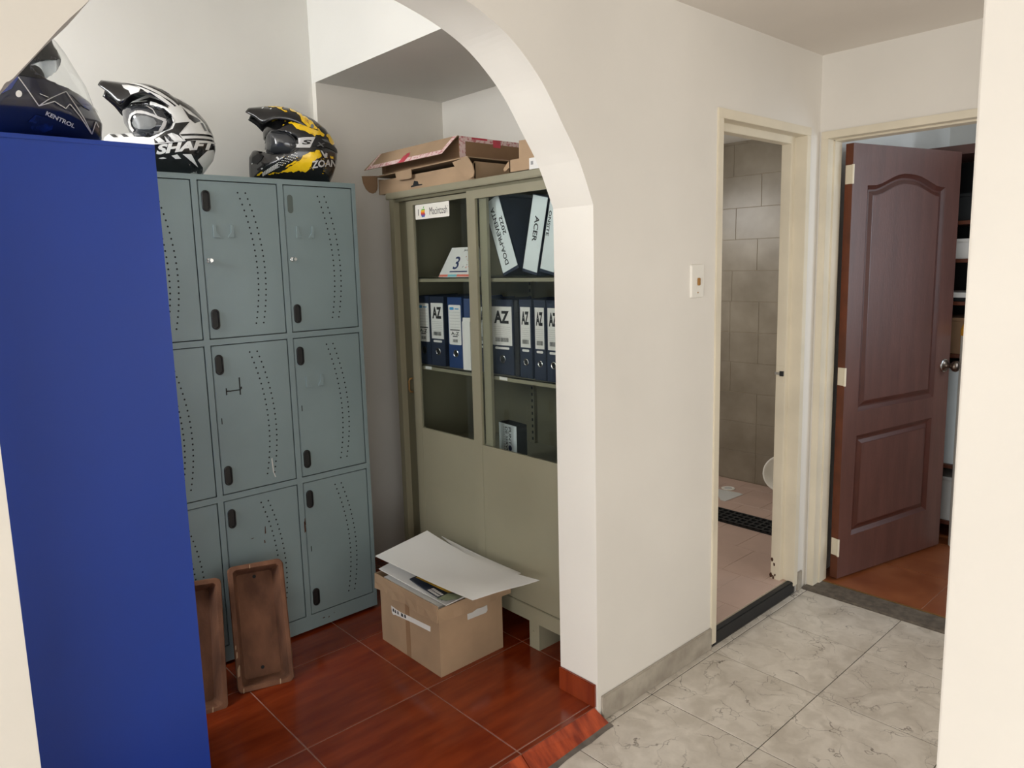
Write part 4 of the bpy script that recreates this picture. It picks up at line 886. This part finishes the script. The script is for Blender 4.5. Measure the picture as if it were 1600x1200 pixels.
class Helmet:
    """side view of the photo laid on an upright plane through P0 that faces along the line of sight; local x to the side, z up, -y towards the viewer"""
    def __init__(s, name, label, P0, scale, org):
        s.P0 = Vector(P0); n = Vector((P0[0], P0[1], 0)).normalized(); s.n = n; s.r = Vector((n.y, -n.x, 0)); s.sc = scale; s.org = org
        s.t = thing(name, label, 'helmet', P0, math.atan2(s.r.y, s.r.x)); s.bv = None
    def p(s, x, y):
        u, v = s.org[0]+x/s.sc, s.org[1]+y/s.sc; d = ray(u, v); q = CAM+d*((s.P0-CAM).dot(s.n)/d.dot(s.n))-s.P0
        return (q.dot(s.r), q.z)
    def poly(s, P): return [s.p(*q) for q in P]
    def inflate(s, P, W, R, plan=None, cut=None, lo=None, h=.005, clampz=0.0, shrink=0):
        P = s.poly(P); x0 = min(q[0] for q in P)-.02; x1 = max(q[0] for q in P)+.02; z0 = min(min(q[1] for q in P), 0)-.02; z1 = max(q[1] for q in P)+.02
        xs = np.arange(x0, x1+h, h); ys = np.arange(-W-.02, W+.02+h, h); zs = np.arange(z0, z1+h, h)
        X, Z = np.meshgrid(xs, zs, indexing='ij'); D = polyd(P, X, Z)-shrink
        g = np.ones_like(X) if plan is None else np.interp(X, [s.p(a, 0)[0] for a, b in plan], [b for a, b in plan])
        q = (1-np.minimum(D/R, 1))**2
        f = (ys[None, :, None]**2)/((W*g[:, None, :]-shrink)**2)+q[:, None, :]-1
        f = f*.03
        if cut is not None:
            for c in cut: f = np.maximum(f, np.minimum(polyd(s.poly(c), X, Z), .03)[:, None, :]+0*f)
        f = np.maximum(f, (clampz-Z)[:, None, :]+0*f)
        return nets(f, (x0, ys[0], z0), h)
    def mesh(s, name, VF, m, parent=None):
        mb = MB(); mb.add([tuple(map(float, v)) for v in VF[0]], VF[1]); return obj(name, mb, m, parent or s.t, local=True, smooth=True)
    def skin(s, *VFs):
        vs = []; fs = []
        for V, Fc in VFs: o = len(vs); vs += [Vector(tuple(map(float, v))) for v in V]; fs += [tuple(i+o for i in f) for f in Fc]
        s.bv = BVHTree.FromPolygons(vs, fs)
    def decal(s, name, shapes, m, parent=None, off=.0012, px=True, g=.008, label=None):
        bm = bmesh.new()
        for sh in shapes:
            if isinstance(sh, tuple) and len(sh) == 2 and isinstance(sh[1], list) and sh[1] and isinstance(sh[1][0], tuple) and len(sh[1][0]) >= 3 and isinstance(sh[1][0][0], int):
                vs = [bm.verts.new((x, 0, z)) for x, z in sh[0]]
                for f in sh[1]:
                    try: bm.faces.new([vs[i] for i in f])
                    except ValueError: pass
            else:
                bm.faces.new([bm.verts.new((x, 0, z)) for x, z in (s.poly(sh) if px else sh)])
        bmesh.ops.triangulate(bm, faces=bm.faces)
        for ax in (0, 2):
            lo = min(v.co[ax] for v in bm.verts); hi = max(v.co[ax] for v in bm.verts); k = math.ceil(lo/g)
            while k*g < hi:
                co = [0, 0, 0]; co[ax] = k*g; no = [0, 0, 0]; no[ax] = 1
                bmesh.ops.bisect_plane(bm, geom=bm.verts[:]+bm.edges[:]+bm.faces[:], plane_co=co, plane_no=no, dist=1e-6); k += 1
        bad = []
        for v in bm.verts:
            hit = s.bv.ray_cast(Vector((v.co.x, -1, v.co.z)), Vector((0, 1, 0)))
            if hit[0] is None: bad.append(v); continue
            nn = hit[1] if hit[1].y < 0 else -hit[1]; v.co = hit[0]+nn*off
        bmesh.ops.delete(bm, geom=bad, context='VERTS')
        for f in bm.faces: f.smooth = True
        me = bpy.data.meshes.new(name); bm.to_mesh(me); bm.free(); me.materials.append(MATS[m])
        o = bpy.data.objects.new(name, me); COL.objects.link(o); o.parent = parent or s.t
        if label: o['label'] = label
        return o
    def text(s, body, x0, y0, x1, y1, h, bold=.02, shear=0.0):      # baseline middle from pixel (x0,y0) to (x1,y1), h in pixels
        a = Vector(s.p(x0, y0)); b = Vector(s.p(x1, y1)); L = (b-a).length; hh = abs(s.p(0, 0)[1]-s.p(0, h)[1]); d = (b-a)/L; up = Vector((-d.y, d.x)); c = (a+b)/2
        tm = text2d(body, w=L, h=hh, bold=bold, shear=shear); return ([tuple(c+d*x+up*y) for x, y in tm[0]], tm[1])
    def peak(s, st, m, n=10, name='peak'):          # stations (top px, side edge px, half width)
        rows = []
        for tx, ty, sx, sy, w in st:
            T = s.p(tx, ty); S = s.p(sx, sy); row = []
            for j in range(-n, n+1):
                q = j/n; k = abs(q)**2.2; row.append((T[0]+(S[0]-T[0])*k, w*math.sin(q*math.pi/2), T[1]+(S[1]-T[1])*k))
            rows.append(row)
        rows = [list(r) for r in zip(*[crom(list(c), 3) for c in zip(*rows)])]
        mb = MB().grid(rows); o = obj(name, mb, m, s.t, local=True, smooth=True, solid=.004)
        return o, (mb.v, mb.f)
def jag(P, amp, seed, n=5):
    r = random.Random(seed); out = []
    for i in range(len(P)):
        a = Vector(P[i]); b = Vector(P[(i+1) % len(P)]); d = b-a; nn = Vector((-d.y, d.x)).normalized() if d.length > 0 else Vector((0, 0)); m_ = max(1, int(d.length/22)); out.append(tuple(a))
        for k in range(1, m_): out.append(tuple(a+d*(k/m_)+nn*r.uniform(-amp, amp)))
    return out
def stroke(P, w):
    out = []
    for a, b in zip(P[:-1], P[1:]):
        a = Vector(a); b = Vector(b); n_ = (b-a).normalized(); n_ = Vector((-n_.y, n_.x))*w/2; out.append([tuple(a+n_), tuple(b+n_), tuple(b-n_), tuple(a-n_)])
    return out
ZL = LZ1
# --- black and yellow motocross helmet
H = Helmet('motocross_helmet', 'black motocross helmet splashed with yellow paint and grey lens goggles', (1.385, 2.80, ZL), 8.571, (375, 155))
sil = [(820, 190), (1000, 290), (1150, 410), (1250, 560), (1300, 720), (1297, 860), (1252, 1010), (1200, 1130), (1100, 1140), (250, 1140), (135, 1120), (122, 1000), (118, 880), (120, 780), (165, 700), (215, 672), (300, 690), (345, 640), (312, 540), (305, 450), (330, 385), (450, 280), (620, 205)]
eye = [(180, 690), (300, 715), (360, 745), (440, 775), (560, 790), (690, 772), (745, 720), (775, 640), (760, 585), (700, 545), (600, 505), (470, 480), (400, 492), (330, 560), (250, 520), (180, 540)]
plan = [(100, .52), (200, .66), (350, .85), (550, .97), (750, 1), (1000, 1), (1300, .95)]
sh = H.inflate(sil, .128, .115, plan, cut=[eye]); H.mesh('shell', sh, 'hm_black')
inn = H.inflate([(330, 470), (420, 430), (720, 480), (840, 640), (780, 830), (430, 800), (352, 740), (352, 620)], .121, .045, plan); H.mesh('padding', inn, 'hm_matt')
H.skin(sh, inn)
gf = H.decal('goggle_frame', [[(352, 620), (378, 540), (430, 487), (560, 500), (650, 535), (712, 580), (745, 640), (748, 700), (690, 762), (560, 782), (470, 775), (400, 735), (350, 735)]], 'hm_grey', off=.006)
H.decal('lens', [[(368, 650), (400, 545), (440, 505), (560, 516), (640, 548), (695, 592), (724, 650), (715, 700), (672, 745), (560, 765), (478, 758), (450, 742), (380, 730)]], 'hm_lens', off=.0075)
H.decal('goggle_strap', [[(748, 595), (850, 585), (990, 578), (1130, 610), (1285, 680), (1296, 740), (1140, 700), (1010, 690), (930, 720), (750, 722)]], 'hm_matt', off=.003)
H.decal('strap_logo', [[(748, 598), (850, 588), (995, 582), (930, 720), (750, 720)]], 'hm_silver', off=.0042)
H.decal('strap_lettering', [H.text('S', 825, 650, 950, 650, 62, .04, .2)], 'hm_black', off=.0052)
H.decal('strap_lettering', [H.text('X', 1005, 672, 1120, 676, 55, .02, .2), [(1070, 598), (1150, 600), (1190, 640), (1110, 625)]], 'hm_grey', off=.0046)
Y = [[(760, 250), (900, 300), (960, 370), (1060, 470), (1120, 520), (1110, 555), (1040, 545), (990, 570), (900, 520), (800, 490), (650, 385), (690, 370), (760, 395), (850, 400), (800, 320)],
     [(1145, 520), (1190, 490), (1240, 560), (1258, 620), (1225, 650), (1190, 625)],
     [(380, 1035), (560, 1010), (700, 940), (760, 890), (830, 840), (840, 815), (960, 775), (1000, 790), (1010, 745), (1050, 745), (1080, 820), (1040, 850), (960, 900), (900, 1000), (870, 1020), (830, 1005), (740, 1010), (640, 1020)],
     [(235, 1045), (290, 1000), (320, 1000), (270, 1045)], [(610, 960), (700, 905), (760, 878), (700, 930), (640, 958)], [(380, 330), (420, 290), (500, 310), (520, 330), (440, 332)], [(1190, 800), (1235, 800), (1240, 830), (1200, 832)]]
H.decal('yellow_splash', [jag(q, 13, i) for i, q in enumerate(Y)], 'hm_yellow')['kind'] = 'stuff'
r = random.Random(3); spl = []
for i in range(60):
    x = r.uniform(560, 1150); y = r.choice((r.uniform(250, 420), r.uniform(820, 1040))); a = r.uniform(3, 10); spl.append([(x, y), (x+a*2, y+a*.5), (x+a*1.5, y+a), (x-a*.5, y+a*.8)])
H.decal('yellow_speckle', spl, 'hm_yellow', off=.0014)['kind'] = 'stuff'
dots = []
for i in range(22):
    for j in range(5):
        x = 320+i*21; w_ = 26+i*1.4 if i < 14 else 46-(i-14)*5; y = 1030-i*10.5+(j-2)*(8+i*.4)*1.1
        if i < 10 or (i+j) % 2 == 0: a = 8 if i < 10 else 7; dots.append([(x-a, y-a*.55), (x+a, y-a*.95), (x+a, y+a*.2), (x-a, y+a*.6)])
H.decal('halftone_dots', dots, 'hm_white', off=.0016)['kind'] = 'stuff'
H.decal('white_dash', [[(272, 945), (290, 932), (322, 962), (305, 975)], [(492, 832), (512, 822), (540, 856), (522, 868)], [(160, 880), (172, 868), (185, 880), (172, 893)]], 'hm_white', off=.0016)['kind'] = 'stuff'
H.decal('lettering', [H.text('ZOAN', 945, 932, 1290, 880, 92, .03, .25)], 'hm_silver', off=.0018)
H.decal('emblem', [[(1060, 745), (1085, 750), (1120, 800), (1130, 770), (1155, 775), (1150, 830), (1118, 838)]], 'hm_silver', off=.0018)
H.decal('grille', [[(180, 800), (250, 760), (330, 790), (300, 850), (240, 900), (170, 870)], [(240, 960), (330, 910), (350, 930), (250, 985)]], 'hm_matt', off=.002)['kind'] = 'stuff'
po, pm = H.peak([(150, 140, 90, 228, .075), (260, 126, 205, 300, .086), (360, 118, 318, 395, .098), (520, 124, 470, 340, .108), (700, 160, 700, 370, .112), (880, 245, 900, 455, .108), (1000, 330, 1040, 480, .095)], 'hm_black')
H.skin(pm)
yp = [[(300, 128), (480, 120), (600, 165), (560, 200), (420, 160)], [(640, 180), (720, 200), (760, 250), (700, 240)], [(740, 225), (820, 270), (900, 330), (880, 400), (960, 440), (900, 440), (820, 370), (790, 290)], [(500, 170), (560, 185), (640, 250), (610, 255)], [(880, 310), (940, 350), (990, 420), (1030, 470), (960, 468), (900, 400)]]
H.decal('yellow_splash', [jag(q, 12, 20+i) for i, q in enumerate(yp)], 'hm_yellow', parent=po, off=.0035)['kind'] = 'stuff'
H.decal('white_dash', [[(300, 175), (325, 160), (332, 172), (308, 190)], [(412, 200), (430, 180), (440, 195), (424, 208)]], 'hm_white', parent=po, off=.0035)['kind'] = 'stuff'
b_ = H.decal('peak_bolt', [[(955+22*math.cos(a), 432+26*math.sin(a)) for a in [i*.524 for i in range(12)]]], 'hm_grey', parent=po, off=.005)
# --- black and white motocross helmet
H = Helmet('motocross_helmet', 'white motocross helmet with black stripes lettered SHAFT', (.905, 2.80, ZL), 7.5, (150, 120))
sil = [(830, 215), (1000, 275), (1150, 380), (1290, 540), (1375, 700), (1405, 850), (1375, 985), (1300, 1090), (1250, 1150), (1100, 1160), (230, 1160), (140, 1120), (95, 1000), (85, 850), (90, 720), (150, 665), (280, 672), (400, 650), (345, 560), (318, 470), (325, 400), (420, 300), (600, 220)]
eye = [(100, 655), (300, 668), (430, 672), (480, 735), (640, 770), (760, 730), (860, 680), (905, 610), (880, 520), (800, 455), (640, 400), (470, 385), (330, 395), (240, 460), (150, 560)]
plan = [(80, .5), (200, .64), (350, .83), (600, .97), (800, 1), (1100, 1), (1405, .95)]
sh = H.inflate(sil, .135, .125, plan, cut=[eye]); H.mesh('shell', sh, 'hm_white')
inn = H.inflate([(322, 400), (470, 350), (830, 410), (960, 620), (880, 790), (500, 800), (430, 740), (395, 650), (335, 540)], .131, .04, plan); H.mesh('padding', inn, 'hm_matt')
H.skin(sh, inn)
H.decal('lens', [[(322, 405), (450, 375), (640, 395), (800, 450), (885, 520), (915, 610), (865, 690), (760, 735), (640, 775), (480, 745), (428, 680), (350, 560)]], 'hm_lens', off=.004)
H.decal('inner_lens', [[(455, 600), (480, 560), (540, 535), (610, 545), (690, 575), (722, 620), (700, 665), (640, 685), (530, 680), (480, 650)]], 'hm_grey', off=.006)
H.decal('goggle_frame', stroke([(480, 690), (445, 640), (430, 570), (450, 520), (500, 498), (590, 508), (680, 540), (760, 575), (812, 600)], 26)+stroke([(812, 600), (790, 660), (745, 708), (690, 712)], 30)+stroke([(600, 440), (680, 490), (735, 560)], 9), 'hm_silver', off=.0085)
K = [[(330, 398), (420, 335), (560, 350), (650, 345), (600, 375), (640, 395), (500, 380)],
     [(500, 330), (640, 300), (760, 350), (850, 430), (850, 450), (700, 375), (600, 340)],
     [(850, 250), (1000, 330), (1100, 380), (1250, 500), (1330, 620), (1360, 690), (1335, 690), (1290, 600), (1200, 530), (1090, 450), (1010, 410), (900, 330)],
     [(1000, 420), (1080, 500), (1190, 545), (1220, 570), (1150, 610), (1080, 560), (1040, 490)],
     [(1210, 590), (1240, 585), (1290, 680), (1260, 685)], [(1270, 590), (1300, 590), (1345, 685), (1315, 688)],
     [(930, 625), (1090, 600), (1010, 640), (950, 720), (1000, 790), (1040, 830), (960, 760), (900, 735), (860, 780), (920, 830), (870, 830), (800, 760), (740, 780), (830, 835), (700, 845), (690, 800), (820, 720), (900, 690)],
     [(980, 748), (1360, 715), (1375, 738), (1000, 768)], [(1030, 800), (1390, 765), (1395, 790), (1120, 810), (1050, 830)],
     [(700, 860), (1000, 830), (1130, 815), (1400, 800), (1405, 850), (1370, 880), (1200, 940), (1120, 950), (1180, 1020), (1245, 1090), (1240, 1150), (1190, 1150), (1190, 1090), (1060, 970), (1010, 950), (940, 965), (1000, 1010), (1080, 1020), (1180, 1100), (1150, 1160), (240, 1160), (200, 1120), (690, 1010)],
     [(1355, 870), (1410, 850), (1385, 960), (1375, 890)],
     [(165, 690), (220, 690), (270, 735), (215, 735)], [(290, 685), (340, 690), (400, 740), (340, 740)]]
H.decal('black_stripe', K, 'hm_black')['kind'] = 'stuff'
H.decal('white_block', [[(700, 800), (750, 780), (815, 830), (740, 842)], [(840, 750), (890, 735), (975, 815), (920, 825)], [(885, 975), (950, 962), (995, 1005), (930, 1008)], [(740, 1000), (790, 990), (830, 1002), (770, 1008)], [(1010, 960), (1110, 960), (1190, 1090), (1080, 1010)]], 'hm_white', off=.0018)['kind'] = 'stuff'
H.decal('lettering', [H.text('SHAFT', 705, 915, 1400, 838, 105, .05, .35)], 'hm_white', off=.003)
po, pm = H.peak([(95, 75, 50, 165, .085), (230, 84, 190, 280, .097), (380, 100, 310, 400, .108), (560, 112, 440, 300, .116), (720, 160, 640, 290, .118), (900, 255, 850, 420, .112), (1060, 375, 1010, 560, .10)], 'hm_black')
H.skin(pm)
wh_ = [[(250, 90), (400, 120), (560, 180), (760, 270), (900, 360), (1040, 480), (1010, 470), (860, 360), (700, 275), (540, 200), (400, 140)], [(320, 165), (400, 170), (540, 230), (520, 270), (430, 300), (410, 250), (345, 210)], [(470, 185), (600, 240), (760, 310), (900, 410), (1010, 520), (980, 520), (860, 420), (740, 340), (600, 270)], [(730, 205), (800, 200), (880, 250), (850, 265), (790, 235)], [(850, 420), (930, 480), (1000, 560), (960, 600), (900, 500)]]
H.decal('white_stripe', wh_, 'hm_white', parent=po, off=.0035)['kind'] = 'stuff'
H.decal('peak_bolt', [[(988+30*math.cos(a), 540+34*math.sin(a)) for a in [i*.524 for i in range(12)]]], 'hm_grey', parent=po, off=.005)
# --- blue full face helmet on the blue cabinet
H = Helmet('full_face_helmet', 'blue full face helmet with clear visor and thin mountain line drawing', (.415, 2.06, BZt), 5.4545, (0, 0))
sil = [(868, 1200), (872, 1060), (805, 930), (770, 880), (700, 830), (660, 760), (600, 640), (500, 460), (430, 340), (300, 240), (100, 170), (-120, 190), (-300, 330), (-390, 560), (-390, 800), (-330, 1020), (-280, 1200), (-200, 1260), (700, 1260)]
eye = [(272, 662), (350, 610), (480, 560), (530, 510), (548, 470), (620, 380), (900, 600), (900, 960), (790, 905), (700, 832), (560, 800), (430, 768), (330, 715)]
plan = [(-400, .9), (-200, 1), (200, 1), (500, .93), (700, .78), (880, .55)]
sh = H.inflate(sil, .128, .12, plan, cut=[eye]); H.mesh('shell', sh, 'hm_navy')
so = H.inflate(sil, .128, .12, plan); H.skin(so)
inn = H.inflate([(150, 700), (200, 560), (330, 560), (380, 640), (380, 740), (250, 780)], .10, .05, plan); H.mesh('padding', inn, 'hm_matt')
vz = [H.p(*q) for q in [(835, 960), (800, 920), (770, 840), (740, 760), (640, 600), (560, 470), (500, 395), (440, 335)]]
hz_ = [H.p(*q) for q in [(330, 950), (300, 880), (280, 800), (262, 740), (250, 640), (240, 560), (235, 470), (230, 400)]]
rows = []
for (fx, fz_), (hx_, hzz) in zip(vz, hz_):
    rows.append([(hx_+(fx-hx_)*math.cos(a_), .121*math.sin(a_), fz_*math.cos(a_)+hzz*(1-math.cos(a_))) for a_ in [math.radians(-85+170*k/20) for k in range(21)]])
obj('visor', MB().grid(rows), 'visor_glass', H.t, local=True, smooth=True)
H.skin(sh)
H.decal('brow_panel', [[(60, 725), (150, 745), (290, 765), (430, 772), (330, 718), (270, 664), (350, 608), (480, 558), (540, 495), (500, 460), (430, 340), (300, 240), (150, 420), (0, 640)]], 'hm_matt', off=.0015)
H.decal('blue_panel', [[(0, 770), (60, 728), (190, 768), (130, 860), (0, 920)], [(240, 1110), (320, 1050), (470, 1080), (450, 1150), (330, 1190)], [(600, 860), (720, 880), (780, 930), (760, 980), (700, 960)]], 'hm_blue', off=.0016)['kind'] = 'stuff'
H.decal('mountain_line', stroke([(185, 768), (345, 985), (470, 950), (560, 1003), (592, 960), (770, 1165)], 8)+stroke([(345, 985), (560, 848), (775, 1168), (805, 1070), (830, 1110)], 8)+stroke([(350, 895), (420, 920)], 6), 'hm_silver', off=.0024)['kind'] = 'stuff'
H.decal('lettering', [H.text('KENTROL', 400, 1035, 632, 1125, 34, .03, .1)], 'hm_silver', off=.0026)
H.decal('visor_screw', [[(188+26*math.cos(a), 897+26*math.sin(a)) for a in [i*.524 for i in range(12)]]], 'plastic_white', off=.004)

# ------------------------------------------------------------------ shelf unit in the store room
sx0, sx1, sy0, sy1 = 4.20, 4.62, .35, 1.40
t = thing('storage_shelf', 'dark brown wooden shelf unit behind the brown door', 'shelf', (4.4, .87, .011))
obj('side', MB().box(sx0, sx1, sy1-.025, sy1, .011, 2.02), 'door_edge', t); obj('side', MB().box(sx0, sx1, sy0, sy0+.025, .011, 2.02), 'door_edge', t)
obj('back', MB().box(sx1-.012, sx1, sy0+.025, sy1-.025, .011, 2.02), 'gap_black', t)
obj('top', MB().box(sx0-.005, sx1, sy0, sy1, 1.985, 2.03), 'door_brown', t)
SHZ = [.095, .40, .985, 1.255, 1.47, 1.66]
for z in SHZ: obj('shelf', MB().box(sx0, sx1-.012, sy0+.025, sy1-.025, z-.018, z), 'door_edge', t)
def carton(name, x0, y0, y1, z, h, d, m, label, cat, lid=None):
    o = thing(name, label, cat, (x0+d/2, (y0+y1)/2, z+.0005))
    obj('body', MB().box(x0, x0+d, y0, y1, z+.0005, z+h), m, o, bevel=.003)
    obj('lid', MB().box(x0-.004, x0+d+.004, y0-.004, y1+.004, z+h, z+h+.016), lid or m, o, bevel=.002)
    return o
carton('storage_crate', 4.215, 1.02, 1.36, .095, .22, .36, 'paper_grey', 'pale grey lidded crate on the bottom of the brown shelf', 'crate')
cb_ = carton('white_carton', 4.225, 1.10, 1.36, .40, .5, .30, 'sleeve_white', 'tall white carton on the shelf beside the door knob', 'box')
bt = thing('document_tray', 'black document tray holding white papers in the brown shelf', 'tray', (4.36, 1.2, 1.255))
obj('tray', MB().box(4.22, 4.54, 1.05, 1.36, 1.256, 1.275).box(4.22, 4.54, 1.05, 1.055, 1.275, 1.34).box(4.22, 4.54, 1.355, 1.36, 1.275, 1.34), 'gap_black', bt)
obj('papers', MB().box(4.212, 4.5, 1.06, 1.35, 1.2755, 1.30), 'paper', bt)
carton('white_carton', 4.23, 1.12, 1.34, 1.47, .085, .25, 'paper', 'low white carton on the fifth board of the brown shelf', 'box')
carton('black_case', 4.23, 1.06, 1.34, 1.66, .12, .25, 'gap_black', 'black case on the uppermost board of the brown shelf', 'case')
carton('brown_carton', 4.22, 1.08, 1.35, .985, .17, .26, 'cardboard_dark', 'brown carton on the middle board of the brown shelf', 'box')
cr = thing('poster_tube', 'tall white printed tube with an amber cap standing before the brown shelf', 'tube', (4.105, 1.105, .011))
obj('tube', MB().lathe((4.105, 1.105, .0115), (0, 0, 1), [(0, 0), (0, .055), (1.085, .055), (1.085, 0)], 24), 'plastic_white', cr)
obj('cap', MB().lathe((4.105, 1.105, 1.096), (0, 0, 1), [(0, 0), (0, .057), (.03, .057), (.055, .048), (.062, .03), (.062, 0)], 24), 'amber', cr, smooth=False)
mb = MB(); r = random.Random(5)
for i in range(70):
    z = .45+r.random()*.62; a0 = math.radians(150+r.random()*60); da = r.uniform(.05, .22); hh = r.uniform(.006, .014); R_ = .0556
    mb.add([(4.105+R_*math.cos(a0+da*k), 1.105+R_*math.sin(a0+da*k), z+hh*q) for q in (0, 1) for k in (0, .5, 1)], [(0, 1, 4, 3), (1, 2, 5, 4)], r.choice((0, 0, 1, 2)))
o = obj('print', mb, ['print_navy', 'rb_red', 'print_black'], cr, recalc=False); o['kind'] = 'stuff'
